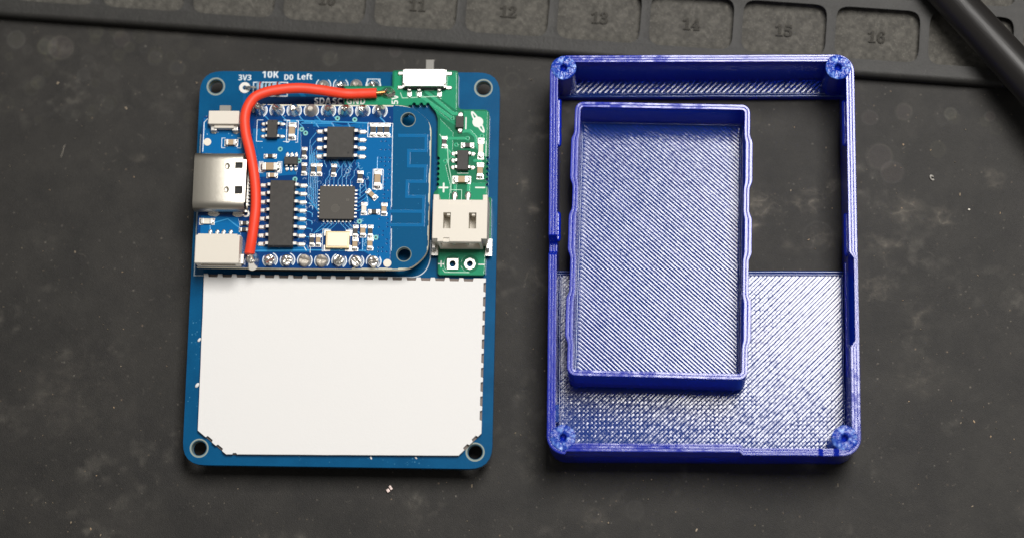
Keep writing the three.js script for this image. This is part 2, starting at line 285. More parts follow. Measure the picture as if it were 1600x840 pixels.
{
  const c = thing('printed_case', 'large blue printed case frame with corner screw posts and a window in its floor', 'case', [28.131, 0, -0.133], -0.0112);
  const at = (p) => {
    const q = { top: 0.02 * Math.sin(p.x * 0.4 + p.z * 0.3), shift: 0, thick: p.side === 'n' ? 1.08 : 1.22 };
    if (p.side === 'w') q.top -= 2.6 * bump01(p.z, -2.3, 0.2, 0.5);
    if (p.side === 'e') q.thick = 1.25 - 0.72 * bump01(p.z, 0, 13.9, 0.9);
    if (p.side === 's') { q.shift = 0.42 * bump01(p.x, -25, 5.6, 0.35); q.thick = p.x < 5.6 ? 1.2 : 1.05; q.top -= 0.35 * bump01(p.x, 16.4, 19, 0.4); }
    return q;
  };
  mesh('wall', sweepWall(CASE.w, CASE.l, CASE.r, CASE.h, 0.6, at, 101), M.blue, c);
  const iw = CASE.w - 2.5, il = CASE.l - 2.5;
  const slab = (name, z0, z1) => mesh(name, plate([[-iw / 2 - 0.1, z0], [iw / 2 + 0.1, z0], [iw / 2 + 0.1, z1], [-iw / 2 - 0.1, z1]], [], 0.05, CASE.floor - 0.16, 0.04), M.blue, c);
  slab('floor', 1.0, il / 2 + 0.1); slab('floor_strip', -il / 2 - 0.1, -25.6);
  const st = mesh('floor_strands', strands(0, (1.75 + il / 2) / 2, iw, il / 2 - 1.75, -Math.PI / 4, 0.43, CASE.floor - 0.09, 111, 0.007, 0.1, 0.028, true), M.blueStrand, c); st.userData.kind = 'stuff';
  const st2 = mesh('floor_strip_strands', strands(0, (-il / 2 - 26.3) / 2, iw, il / 2 - 26.3, -Math.PI / 4, 0.6, CASE.floor - 0.16, 113, 0.02, 0.12), M.blueStrand, c); st2.userData.kind = 'stuff';
  for (const [z, k] of [[1.2, 1], [1.58, 2], [-25.8, 3], [-26.18, 4]]) mesh('window_edge_line', bead(-iw / 2, z, iw / 2, z, CASE.floor - 0.14, 0.21, 120 + k), M.blueStrand, c);
  mesh('perimeter_line', bead(iw / 2 - 0.2, 1.6, iw / 2 - 0.2, il / 2, CASE.floor - 0.13, 0.2, 131), M.blueStrand, c);
  mesh('perimeter_line', bead(-iw / 2 + 0.2, 1.6, -iw / 2 + 0.2, il / 2, CASE.floor - 0.13, 0.2, 132), M.blueStrand, c);
  [[-20.3, -27.6], [19.95, -27.55], [20.0, 27.0], [-20.0, 27.1]].forEach(([x, z], i) => mesh('screw_post', screwPost(CASE.h + 0.12, 140 + i), [M.blue, M.blueScuffed], c, [x, 0, z]));
  // snap ridges on the inner walls
  for (const [s, z0, z1] of [[1, -22.9, -16.7], [1, -5.9, -0.3], [-1, -23.2, -16.7], [-1, -6.1, -2.4]]) mesh('snap_ridge', merge([bead(s * (iw / 2 - 0.02), z0, s * (iw / 2 - 0.02), z1, 8.0, 0.42, 150 + z0), new THREE.SphereGeometry(0.42, 10, 8).translate(s * (iw / 2 - 0.02), 8, z0), new THREE.SphereGeometry(0.42, 10, 8).translate(s * (iw / 2 - 0.02), 8, z1)]), M.blue, c);
  mesh('switch_slot_lip', merge([bead(iw / 2 - 0.05, 0.6, iw / 2 - 0.05, 17.4, 5.6, 0.17, 161), bead(iw / 2 + 0.32, 0.8, iw / 2 + 0.32, 13.6, 6.4, 0.14, 162)]), M.blue, c);
  mesh('corner_web', box(1.2, 9.6, 2.6, 0.2, -21.2, 1, 23.6), M.blueScuffed, c);
}
{
  // the smaller tray lies in the case: its far end on the mat, its near end on the case floor
  const W = 25.9, L = 41.5, H = 7.8, F = 1.4, tilt = Math.atan2(1.62, 24.2);
  const t = thing('printed_tray', 'small deep blue printed tray with raised rim lying inside the larger case frame', 'tray', [22.0, 0.02, -2.0], -0.0331);
  t.rotation.order = 'YXZ'; t.rotation.x = -tilt;
  t.position.y = (L / 2 * Math.sin(tilt) + 0.03) * MM;
  const at = (p) => {
    const q = { top: 0.02 * Math.sin(p.x * 0.5 + p.z * 0.4), shift: 0, thick: 0.86 };
    if (p.side === 'e' || p.side === 'w') { const e = Math.max(bump01(p.z, -16.2, -7.6, 1.5), bump01(p.z, -4.5, 3.3, 1.5), bump01(p.z, 8.0, 16.2, 1.5)); q.shift = -0.42 * e * e * (3 - 2 * e); q.thick = 0.86 - q.shift * 0.6; }
    return q;
  };
  mesh('wall', sweepWall(W, L, 1.3, H, 0.5, at, 201, 2, 0.95), M.blue, t);
  const iw = W - 1.9, il = L - 1.9;
  mesh('floor', plate([[-iw / 2 - 0.1, -il / 2 - 0.1], [iw / 2 + 0.1, -il / 2 - 0.1], [iw / 2 + 0.1, il / 2 + 0.1], [-iw / 2 - 0.1, il / 2 + 0.1]], [], 0.0, F - 0.16, 0.04), M.blue, t);
  const st = mesh('floor_strands', strands(0, 0, iw - 0.5, il - 0.5, 0.72, 0.46, F - 0.16, 211, 0, 0.16, 0.07), M.blueStrand, t); st.userData.kind = 'stuff';
  const e = il / 2 - 0.12, f = iw / 2 - 0.12;
  [[-f, -e, f, -e], [f, -e, f, e], [f, e, -f, e], [-f, e, -f, -e]].forEach(([a, b, c, d], i) => mesh('perimeter_line', bead(a, b, c, d, F - 0.12, 0.2, 220 + i), M.blueStrand, t));
}

// ------------------------------------------------------------------ the circuit board assembly
const pcb = thing('circuit_board', 'blue circuit board carrying stacked modules, a looping red wire and a white panel', 'circuit board', [-24.79, 2, 0.323], -0.0199);
pcb.scale.setScalar(0.9941);
const TOPY = { carrier: 3.2, green: 4.2, module: 6.8 };
// --- carrier
const CF = [-22.8, -30, 45.7, 60.05];
{
  const k = 24, w = Math.round(CF[2] * k), h = Math.round(CF[3] * k);
  const tex = canvasTexture(w, h, (c) => {
    c.fillStyle = '#05527f'; c.fillRect(0, 0, w, h);
    const img = c.getImageData(0, 0, w, h), d = img.data;
    for (let y = 0; y < h; y++) for (let x = 0; x < w; x++) { const i = (y * w + x) * 4, v = (fbm(x / 60, y / 60, 301, 4) - 0.5) * 14 + (hash(x, y, 303) - 0.5) * 7; d[i] += v * 0.4; d[i + 1] += v; d[i + 2] += v * 1.2; }
    c.putImageData(img, 0, 0);
    c.scale(k, k); c.translate(-CF[0], -CF[1]);
    // buried traces
    c.strokeStyle = '#0f6aa0'; c.lineWidth = 0.55; c.beginPath(); c.moveTo(-8.2, -27.4); c.lineTo(-5.2, -24.3); c.stroke();
    c.strokeStyle = '#0f5a92'; c.lineWidth = 0.4; c.beginPath(); c.moveTo(-15.9, -26.6); c.lineTo(-15.9, -24.4); c.stroke();
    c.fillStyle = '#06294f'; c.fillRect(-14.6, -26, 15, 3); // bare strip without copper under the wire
    // silk screen
    c.fillStyle = c.strokeStyle = '#e8edf0';
    const text = (s, x, z, size, turn = 0, weight = 'bold') => { c.save(); c.translate(x, z); c.rotate(turn); c.font = `${weight} ${size}px sans-serif`; c.textAlign = 'center'; c.textBaseline = 'alphabetic'; c.fillText(s, 0, size * 0.36); c.restore(); };
    text('3V3', -15.97, -28.82, 1.2); text('10K', -12.1, -29.05, 1.5); text('D0', -9.3, -28.9, 1.2); text('Left', -6.85, -28.95, 1.25);
    text('SDA', -4.0, -25.05, 1.4); text('SCL', -1.35, -25.05, 1.4); text('H', 1.0, -28.95, 0.55);
    c.lineWidth = 0.16; c.strokeRect(-14.6, -28.2, 5.2, 2.15);
    c.lineWidth = 0.3; c.setLineDash([2.2, 0.9]); c.beginPath(); c.moveTo(-13.5, -24.15); c.lineTo(-2, -24.05); c.stroke(); c.setLineDash([]);
    c.lineWidth = 0.14; c.beginPath(); c.moveTo(-22.3, -20); c.lineTo(-22.3, 1.67); c.lineTo(10.4, 1.6); c.quadraticCurveTo(12.6, 1.4, 13.0, -1.2); c.lineTo(13.0, -4); c.stroke();
    c.lineWidth = 0.16; for (const x of [-3.94, -1.31, 3.64]) { c.beginPath(); c.arc(x, -27.82, 1.1, 2.5, 4.0); c.stroke(); c.beginPath(); c.arc(x, -27.82, 1.1, 5.4, 6.6); c.stroke(); }
    c.lineWidth = 0.12; c.strokeRect(2.7, -28.8, 1.95, 1.95);
    // pad rings round the mounting holes
    c.strokeStyle = '#9aa39d'; c.lineWidth = 0.28; for (const [x, z] of [[-20.35, -27.5], [20.35, -27.5], [20.35, 27.5], [-20.35, 27.5]]) { c.beginPath(); c.arc(x, z, 1.27, 0, 6.3); c.stroke(); }
    // flux spots and scratches
    for (let i = 0; i < 90; i++) { c.fillStyle = '#7fa9c6'; c.globalAlpha = rr(0.15, 0.6); c.beginPath(); c.arc(rr(-22.6, 22.6), rr(-29.8, 29.8), rr(0.02, 0.07), 0, 6.3); c.fill(); }
    for (let i = 0; i < 26; i++) { c.globalAlpha = rr(0.2, 0.6); c.beginPath(); c.arc(rr(-22.4, -20.9), rr(8, 22), rr(0.03, 0.12), 0, 6.3); c.fill(); c.beginPath(); c.arc(rr(-6, 14), rr(28.5, 29.6), rr(0.03, 0.1), 0, 6.3); c.fill(); }
    c.globalAlpha = 1;
  });
  M.carrier = std('#ffffff', 0.13, 0, { map: tex, bumpMap: lumpy, bumpScale: 0.000004, specularIntensity: 0.8 });
  const out = rounded([[-22.8, -29.95], [22.85, -29.95], [22.85, 30], [-22.8, 30]], 3.4);
  const holes = [[-20.35, -27.5], [20.35, -27.5], [20.35, 27.5], [-20.35, 27.5]];
  mesh('carrier_board', plate(out, holes.map(([x, z]) => circlePts(x, z, 1.13, 36)), 1.6, 3.2, 0.06, CF), M.carrier, pcb);
  for (const [x, z] of holes) mesh('mounting_ring', new THREE.LatheGeometry([[1.12, 0], [1.12, 1.615], [1.25, 1.615], [1.25, 1.6]].map((p) => new THREE.Vector2(...p)), 36), M.copperEdge, pcb, [x, 1.6, z]);
  mesh('display_panel', plate(rounded([[-19.5, -26.5], [19.5, -26.5], [19.5, 26.5], [-19.5, 26.5]], 0.6), [], -1.99, 1.6, 0.1), M.greyPanel, pcb);
  // white sheet with notched edges over its dark adhesive
  const base = [[-20.7, 1.5], [21.4, 1.8], [21.25, 24.85], [18.0, 28.15], [-16.2, 28.45], [-20.55, 25.0]];
  mesh('adhesive_backing', plate(base.map(([u, v]) => [u * 0.999, v]), [], 3.204, 3.36, 0), M.backing, pcb);
  const pts = [], edge = (a, b, notched, depth = 0.42, pitch = 2.12, tooth = 0.6) => {
    const L = Math.hypot(b[0] - a[0], b[1] - a[1]), dx = (b[0] - a[0]) / L, dz = (b[1] - a[1]) / L, nx = -dz, nz = dx; pts.push(a);
    if (!notched) { for (let t = 2; t < L - 1; t += 2.5) { const o = 0.09 * (vnoise(t * 0.3, a[0], 311) - 0.5); pts.push([a[0] + dx * t + nx * o, a[1] + dz * t + nz * o]); } return; }
    for (let t = tooth; t + pitch - tooth < L; t += pitch) { const e = t + pitch - tooth; for (const [q, o] of [[t, 0], [t + 0.12, depth], [e - 0.12, depth], [e, 0]]) pts.push([a[0] + dx * q + nx * o, a[1] + dz * q + nz * o]); }
  };
  edge(base[0], base[1], true, 0.5); edge(base[1], base[2], true, 0.33); edge(base[2], base[3], true, 0.34, 1.75, 0.7);
  edge(base[3], [-14.2, 28.42], false); edge([-14.2, 28.42], base[4], true, 0.2, 1.1, 0.4); edge(base[4], base[5], true, 0.34, 2.0, 0.8); edge(base[5], base[0], false);
  mesh('white_panel', plate(pts, [], 3.37, 3.95, 0.05, [-21, 0, 20, 20]), M.sheet, pcb);
  for (const [x, z, s] of [[-21.05, 11.4, 1], [-21.05, 18.2, 1.2], [5.1, 28.6, 0.7], [11.7, 28.5, 0.6]]) mesh('glue_crumb', new THREE.IcosahedronGeometry(0.28, 1).scale(1.3 * s, 0.6 * s, 0.8 * s), M.sheet, pcb, [x, 3.25, z], x);
  // through hole resistor, header joints and 3V3 pad
  const rg = mesh('resistor', new THREE.LatheGeometry([[0.02, -1.9], [0.5, -1.88], [0.86, -1.7], [0.9, -1.3], [0.74, -1.0], [0.74, 1.0], [0.9, 1.3], [0.86, 1.7], [0.5, 1.88], [0.02, 1.9]].map((p) => new THREE.Vector2(...p)), 20).rotateZ(-Math.PI / 2), M.resistor, pcb, [-12.1, 4.1, -27.1]);
  for (const [x, m] of [[-1.25, std('#a8312c', 0.4)], [-0.62, std('#20201f', 0.4)], [-0.1, std('#20201f', 0.4)], [0.5, std('#6b3a22', 0.4)], [1.4, std('#8a2f2a', 0.4)]]) mesh('colour_band', new THREE.CylinderGeometry(Math.abs(x) > 1.1 ? 0.91 : 0.755, Math.abs(x) > 1.1 ? 0.91 : 0.755, 0.26, 20, 1, true).rotateZ(Math.PI / 2), m, rg, [x, 0, 0]);
  for (const p of [[[-14, 4.1, -27.1], [-15, 4.0, -27.2], [-15.7, 3.5, -27.3], [-15.9, 3.1, -27.34]], [[-10.2, 4.1, -27.1], [-9.9, 4, -26.9], [-9.8, 3.3, -26.7]]]) mesh('resistor_lead', new THREE.TubeGeometry(new THREE.CatmullRomCurve3(p.map((q) => new THREE.Vector3(...q))), 16, 0.2, 8), M.tin, pcb);
  mesh('pad_ring', plate(circlePts(-15.91, -27.34, 0.85), [circlePts(-15.91, -27.34, 0.34)], 3.204, 3.26, 0), M.tin, pcb);
}
// --- shared small electronics
function dome(r, h, sd, ragged = 0) {
  const prof = [[r * 1.14, 0], [r * 1.05, h * 0.1], [r * 0.9, h * 0.3], [r * 0.72, h * 0.55], [r * 0.6, h * 0.8], [r * 0.5, h * 0.93], [r * 0.36, h], [0.001, h * 1.02]];
  const g = new THREE.LatheGeometry(prof.map((p) => new THREE.Vector2(...p)), 22), p = g.attributes.position;
  for (let i = 0; i < p.count; i++) { const x = p.getX(i), y = p.getY(i), z = p.getZ(i), n = (vnoise(x * 2.4 + 7, z * 2.4 + 7, sd) - 0.5) * ragged * (y / h), lean = 0.3 * (y / h) ** 2 * (x * Math.cos(sd) + z * Math.sin(sd)); p.setXYZ(i, x * (1 + 0.35 * n), y + n * 0.9 + lean, z * (1 + 0.35 * n)); }
  g.computeVertexNormals(); return g;
}
function cutPin(r, sd) { // a sheared lead: a dome with a flat, grooved end
  const prof = [[r * 1.12, 0], [r * 1.0, 0.25], [r * 0.95, 0.8], [r * 0.9, 0.92], [r * 0.8, 0.97], [r * 0.5, 0.99], [0.001, 1.0]];
  const g = new THREE.LatheGeometry(prof.map((p) => new THREE.Vector2(...p)), 22), p = g.attributes.position, a = hash(sd, 5) * 3, c = Math.cos(a), s = Math.sin(a);
  for (let i = 0; i < p.count; i++) { const x = p.getX(i), y = p.getY(i), z = p.getZ(i); if (y > 0.6) { const d = x * c + z * s; p.setY(i, y - 0.22 * Math.exp(-d * d * 30) + 0.16 * d + 0.12 * (vnoise(x * 4 + 3, z * 4 + 3, sd) - 0.5)); } }
  g.computeVertexNormals(); return g;
}
function leadGeo(len, hb, w) { // gull wing lead pointing to +x, with its soldered pad
  const s = new THREE.Shape([[0, hb], [0.3 * len, hb], [0.36 * len, hb - 0.05], [0.52 * len, 0.24], [0.58 * len, 0.2], [len, 0.2], [len, 0.04], [0.5 * len, 0.04], [0.42 * len, 0.12], [0.27 * len, hb - 0.18], [0, hb - 0.18]].map((p) => new THREE.Vector2(...p)));
  const g = new THREE.ExtrudeGeometry(s, { depth: w - 0.06, bevelEnabled: true, bevelSize: 0.03, bevelThickness: 0.03, bevelSegments: 1 }); g.translate(0, 0, -(w - 0.06) / 2);
  const fillet = new THREE.SphereGeometry(0.3, 10, 6).scale(0.9, 0.5, w / 0.6 * 1.15).translate(len + 0.02, 0.06, 0);
  return merge([g, box(0.62 * len, 0.06, w * 1.35, 0.02, 0.72 * len, 0.004, 0), fillet]);
}
function passiveGeo(w, l, h) { // multi-material: body and two soldered ends
  const along = w >= l, L = along ? w : l, W = along ? l : w, e = L * 0.25;
  const body = merge([box(L - 2 * e + 0.02, h, W * 0.96, 0.04)]);
  const fil = (s) => new THREE.SphereGeometry(0.5, 10, 8).scale(e * 0.95, h * 1.0, W * 1.06).translate(s * (L / 2 + e * 0.12), 0.02, 0);
  const ends = merge([box(e, h + 0.03, W, 0.05, -(L - e) / 2, 0, 0), box(e, h + 0.03, W, 0.05, (L - e) / 2, 0, 0), fil(-1), fil(1), box(e * 1.5, 0.05, W * 1.25, 0.02, -(L / 2), 0.004, 0), box(e * 1.5, 0.05, W * 1.25, 0.02, L / 2, 0.004, 0)]);
  const g = mergeGeometries([body, ends], true); if (!along) g.rotateY(Math.PI / 2); return g;
}
const passiveCache = {};
function passive(parent, [u, v, w, l, kind], y, turn = 0) {
  const h = kind === 't' ? Math.min(0.75, Math.min(w, l) * 0.7) : 0.38, key = [w, l, h].join();
  const g = passiveCache[key] ??= passiveGeo(w, l, h);
  mesh(kind === 't' ? 'capacitor' : kind === 'w' ? 'indicator_diode' : 'chip_resistor', g, [kind === 't' ? M.capTan : kind === 'w' ? M.capPale : M.capDark, M.tin], parent, [u, y, v], turn);
}
function chipBody(w, h, l, c = 0.12) { // moulded body with slanted sides
  const s = [[-w / 2 + c, -l / 2 + c], [w / 2 - c, -l / 2 + c], [w / 2 - c, l / 2 - c], [-w / 2 + c, l / 2 - c]], m = [[-w / 2, -l / 2], [w / 2, -l / 2], [w / 2, l / 2], [-w / 2, l / 2]];
  const rows = [s.map((p) => [p[0], 0.12, p[1]]), m.map((p) => [p[0], h * 0.45, p[1]]), m.map((p) => [p[0], h * 0.6, p[1]]), s.map((p) => [p[0] * 1.0, h - 0.03, p[1]]), s.map((p) => [p[0] * 0.985, h, p[1] * 0.985])], pos = [], uv = [];
  const quad = (a, b, c2, d) => { for (const p of [a, b, c2, a, c2, d]) { pos.push(...p); uv.push(p[0] / 6 + 0.5, 0.5 - p[2] / 6); } };
  for (let r = 0; r < 4; r++) for (let i = 0; i < 4; i++) quad(rows[r][i], rows[r + 1][i], rows[r + 1][(i + 1) % 4], rows[r][(i + 1) % 4]);
  quad(rows[4][0], rows[4][3], rows[4][2], rows[4][1]);
  const g = new THREE.BufferGeometry(); g.setAttribute('position', new THREE.Float32BufferAttribute(pos, 3)); g.setAttribute('uv', new THREE.Float32BufferAttribute(uv, 2)); g.computeVertexNormals(); return g;
}
// --- green charger board
const GF = [-0.8, -30.1, 23.2, 31.8];
const charger = (() => {
  const k = 40, w = Math.round(GF[2] * k), h = Math.round(GF[3] * k);
  const draw = (colour) => (c) => {
    const pour = colour ? '#1f9168' : '#909090', gap = colour ? '#157552' : '#606060', trace = colour ? '#38a97e' : '#a8a8a8';
    c.fillStyle = gap; c.fillRect(0, 0, w, h);
    if (colour) { const img = c.getImageData(0, 0, w, h), d = img.data; for (let y = 0; y < h; y++) for (let x = 0; x < w; x++) { const i = (y * w + x) * 4, v = (fbm(x / 40, y / 40, 401, 4) - 0.5) * 12; d[i] += v; d[i + 1] += v; d[i + 2] += v; } c.putImageData(img, 0, 0); }
    c.scale(k, k); c.translate(-GF[0], -GF[1]);
    const poly = (f, pts) => { c.fillStyle = f; c.beginPath(); pts.forEach((p, i) => (i ? c.lineTo(...p) : c.moveTo(...p))); c.fill(); };
    poly(pour, [[-0.4, -27.2], [6.9, -27.2], [6.9, -29.6], [16.3, -29.6], [16.4, -23.7], [21.1, -23.6], [21.1, -16], [19.9, -19.2], [14.3, -22.6], [11.8, -24.5], [-0.4, -24.5]]);
    poly(pour, [[14, -22.4], [16, -20.3], [16, -16.8], [15, -15.2], [15.8, -12.2], [15.6, -8], [14, -8]]);
    poly(pour, [[18.6, -12.6], [21.2, -12.6], [21.2, -8], [18.8, -8]]);
    poly(pour, [[14.4, -2], [21.2, -2], [21.1, 1.3], [14.5, 1.3]]);
    c.fillStyle = gap; c.beginPath(); c.arc(16.43, -0.26, 1.3, 0, 6.3); c.fill(); c.beginPath(); c.arc(18.99, -0.29, 1.3, 0, 6.3); c.fill();
    c.lineCap = c.lineJoin = 'round';
    const line = (wd, pts, col = trace) => { c.strokeStyle = col; c.lineWidth = wd; c.beginPath(); pts.forEach((p, i) => (i ? c.lineTo(...p) : c.moveTo(...p))); c.stroke(); };
    line(1.2, [[10.9, -26.3], [12.2, -25.6], [15.8, -22.7]], gap); line(1.2, [[11.6, -26.6], [16, -23.2], [17, -23.2]], gap);
    line(0.5, [[10.9, -26.0], [15.8, -22.5]]); line(0.5, [[11.8, -26.6], [15.9, -23.25], [17, -23.2]]); line(0.42, [[15.2, -19.4], [18.2, -19.42]]); line(0.4, [[14.7, -18.1], [16.1, -16.6]]);
    line(0.4, [[17.1, -20.4], [18.5, -20.6], [19.4, -19.6], [19.5, -18.3], [20.1, -17.5]]); line(0.4, [[19.3, -16], [20.2, -16]]); line(0.45, [[16.5, -12.6], [16.5, -10.6]]); line(0.45, [[18.5, -12.6], [18.5, -10.6]]); line(0.4, [[20.2, -16.4], [20.2, -15]]);
    for (const [x, z] of [[15.8, -22.5], [18.16, -19.42], [16.5, -18.4], [14.9, -15.9], [17, -14.2], [20.3, -19.8]]) { c.fillStyle = trace; c.beginPath(); c.arc(x, z, 0.34, 0, 6.3); c.fill(); c.fillStyle = gap; c.beginPath(); c.arc(x, z, 0.15, 0, 6.3); c.fill(); }
    if (!colour) return;
    c.fillStyle = c.strokeStyle = '#eef0ea';
    line(0.12, [[14, -20], [15.2, -18.3], [15.4, -15.5], [15.9, -13.2], [15.9, -11]], '#bfe3cd');
    line(0.1, [[15.9, -11.5], [17.5, -11.5], [17.5, -9.6]], '#bfe3cd');
    line(0.28, [[14.15, -11.83], [15.4, -11.83]], '#eef0ea'); line(0.28, [[14.8, -12.45], [14.8, -11.2]], '#eef0ea'); line(0.24, [[19.6, -11.87], [20.9, -11.87]], '#eef0ea');
    line(0.2, [[14.35, -0.24], [15.1, -0.24]], '#eef0ea'); line(0.2, [[14.72, -0.65], [14.72, 0.15]], '#eef0ea'); line(0.2, [[20.3, -0.21], [21.1, -0.21]], '#eef0ea');
    line(0.14, [[11.5, -26.85], [12.9, -26.85]], '#eef0ea'); line(0.22, [[17.9, -22.6], [17.9, -20.9]], '#eef0ea'); line(0.12, [[21, -19], [21, -16.7]], '#dfeee4'); line(0.12, [[16.8, -14.05], [18.4, -14.05]], '#dfeee4');
    line(0.12, [[7.9, -26.4], [8.2, -25.6], [13.4, -25.9], [14.1, -25.5]], '#bfe3cd');
    line(0.12, [[15, 0.6], [15.3, 1.0], [18.9, 1.0]], '#bfe3cd');
    const text = (s, x, z, size, turn = 0) => { c.save(); c.translate(x, z); c.rotate(turn); c.font = `bold ${size}px sans-serif`; c.textAlign = 'center'; c.textBaseline = 'alphabetic'; c.fillStyle = '#f0f1ec'; c.fillText(s, 0, size * 0.36); c.restore(); };
    text('5V', 7.35, -25.35, 1.35, -Math.PI / 2); text('GND', 1.2, -24.82, 1.35);
    // ringed planet emblem
    c.save(); c.translate(19.68, -21.95); c.fillStyle = c.strokeStyle = '#f0f1ec'; c.beginPath(); c.arc(0, 0, 0.82, 0, 6.3); c.fill(); c.rotate(1.03); c.lineWidth = 0.26; c.beginPath(); c.ellipse(0, 0, 1.78, 0.3, 0, 0, 6.3); c.stroke(); c.restore();
  };
  M.green = std('#ffffff', 0.15, 0, { map: canvasTexture(w, h, draw(true)), bumpMap: canvasTexture(w, h, draw(false), false), bumpScale: 0.00006 });
  const pts = [], add = (...p) => pts.push(...p);
  const notch = (along, at, edge, dir, r = 0.3) => { for (let i = 0; i <= 6; i++) { const a = Math.PI * i / 6, t = -Math.cos(a) * r, d = Math.sin(a) * r * 1.25; add(along === 'v' ? [edge + dir[0] * d, at + t * dir[1]] : [at + t * dir[0], edge + dir[1] * d]); } };
  add(...rounded([[6.65, -27.45, 0], [6.6, -29.9, 0.4], [16.55, -29.9, 0.5], [16.64, -23.9, 0.8], [21.4, -23.9, 0.9], [21.4, -18, 0]], 0).slice(0, -1));
  for (const v of [-16.4, -15.5, -14.7, -13.9, -13.1, -12.3]) notch('v', v, 21.4, [-1, 1]);
  add([21.4, -10.4], [21.95, -10.4], [22.05, -2.1], [21.3, -1.86], [21.3, 1.1], [21.0, 1.43], [14.5, 1.43], [14.25, 1.15], [14.2, -1.8], [13.5, -2.1], [13.35, -11.1], [13.75, -11.5]);
  for (const v of [-12.3, -13.1, -13.9, -14.7, -15.5, -16.3]) notch('v', v, 13.75, [1, -1]);
  add([13.65, -22.4], [13.3, -23.5], [12.8, -24.1]);
  for (const u of [12.1, 11.1, 10.0]) notch('u', u, -24.55, [-1, -1]);
  add([9.2, -24.5], [9.2, -23.2], [-0.5, -23.2], [-0.6, -27.45]);
  const b = mesh('charger_board', plate(pts, [circlePts(16.43, -0.26, 0.5, 20), circlePts(18.99, -0.29, 0.5, 20)], 3.21, 4.2, 0.03, GF), M.green, pcb);
  const y = TOPY.green;
  for (const p of [[14.75, -18.78, 0.66, 1.35, 'd'], [18.22, -18.31, 1.42, 0.67, 'd'], [20.24, -17.83, 0.75, 2.4, 'w'], [20.22, -14.39, 0.85, 1.85, 't'], [17.48, -13.0, 2.0, 0.96, 't']]) passive(b, p, y);
  // slide switch
  const can = cut(box(6.55, 1.45, 2.7, 0.1, 0, 0, 0), [[-1, -1], [1, -1], [-1, 1], [1, 1]].map(([a, c2]) => box(0.5, 1.2, 0.9, 0, a * 3.2, 0.9, c2 * 1.35)));
  mesh('slide_switch', can, M.switchMetal, b, [11.59, y, -28.4]);
  for (const [a, c2] of [[-1, -1], [1, -1], [-1, 1], [1, 1]]) mesh('switch_corner', box(0.42, 0.85, 0.5, 0.04, a * 3.02, 0, c2 * 1.02), M.tin, b, [11.59, y, -28.4]);
  mesh('switch_base', box(6.3, 0.7, 2.9, 0.05), M.black, b, [11.59, y, -28.3]);
  mesh('switch_knob', merge([box(1.25, 0.85, 1.6, 0.15, 0, 0.3, -0.2), box(1.35, 0.6, 0.35, 0.1, 0, 0.3, -0.9)]), M.knob, b, [12.32, y, -30.3]);
  const tab = merge([box(0.85, 0.28, 0.55, 0.12), new THREE.SphereGeometry(0.45, 12, 8).scale(1.2, 0.5, 0.75).translate(0, 0.05, 0)]);
  for (const [u, v] of [[7.9, -29.4], [15.2, -29.4], [7.9, -27.2], [15.2, -27.2]]) mesh('solder_tab', tab, M.tin, b, [u, y, v]);
  const pin = merge([leadGeo(1.1, 0.5, 0.5).rotateY(-Math.PI / 2)]);
  for (const u of [9.28, 10.78, 13.81]) mesh('lead', pin, M.tin, b, [u, y, -27.0]);
  mesh('diode', chipBody(1.2, 0.95, 1.85, 0.06), M.chip, b, [17.02, y, -21.75]);
  for (const s of [-1, 1]) mesh('lead', merge([box(0.7, 0.35, 0.55, 0.12), new THREE.SphereGeometry(0.42, 12, 8).scale(1, 0.6, 1).translate(0, 0.1, s * 0.15)]), M.tin, b, [17.05, y, -21.8 + s * 1.15]);
  mesh('regulator_chip', chipBody(1.75, 1.05, 3.1, 0.08), M.chipDark, b, [17.62, y, -15.85]);
  const sl = leadGeo(0.75, 0.6, 0.42);
  for (const [u, v, s] of [[16.75, -17.0, -1], [16.75, -15.95, -1], [16.75, -14.9, -1], [18.5, -17.0, 1], [18.5, -14.9, 1]]) mesh('lead', sl, M.tin, b, [u, y, v], s < 0 ? Math.PI : 0);
  // battery connector
  let body = cut(box(8.05, 5.45, 6.3, 0.12, 17.76, 0, -5.6), [box(1.1, 4.5, 2.4, 0, 15.86, 2.6, -5.62), box(1.1, 4.5, 2.4, 0, 19.62, 2.6, -5.62), box(1.2, 6, 0.9, 0, 13.95, -0.2, -2.5), box(1.2, 6, 0.9, 0, 21.55, -0.2, -2.5), box(5.7, 3.5, 4.6, 0, 17.76, 0.95, -2.4), box(0.9, 0.5, 0.9, 0, 15.85, 5.25, -2.6), box(3.4, 0.35, 1.1, 0, 17.74, 5.35, -8.6)]);
  const conn = mesh('battery_connector', body, M.cream, b, [0, y, 0]); conn.userData.label = 'cream two pin battery connector on the green board';
  mesh('connector_ear', box(0.85, 5.3, 0.9, 0.08), M.cream, b, [14.2, y, -9.1]); mesh('connector_ear', box(0.7, 5.3, 0.9, 0.08), M.cream, b, [21.4, y, -9.1]);
  for (const u of [15.86, 19.62]) { mesh('latch_stub', box(0.5, 1.2, 0.5, 0.05), M.cream, b, [u + (u < 17 ? 0.2 : 0.1), y + 3.9, -6.7]); }
  for (const u of [16.76, 18.76]) mesh('connector_pin', box(0.5, 0.5, 5.2, 0.05, u, 2.4, -5.2), M.tin, b, [0, y, 0]);
  for (const u of [16.48, 18.48]) mesh('lead', merge([box(0.45, 0.3, 2.0, 0.1, 0, 0.1, 0.5), new THREE.SphereGeometry(0.6, 14, 8).scale(0.85, 0.45, 1.2).translate(0, 0.02, -0.3)]), M.tin, b, [u, y, -10.3]);
  for (const [u, s] of [[13.75, 1], [21.75, 1]]) mesh('anchor_tab', merge([box(0.4, 2.4, 1.2, 0.05), box(1.0, 0.15, 2.6, 0.05, 0, 0, 0)]), M.tin, b, [u, y, -2.75]);
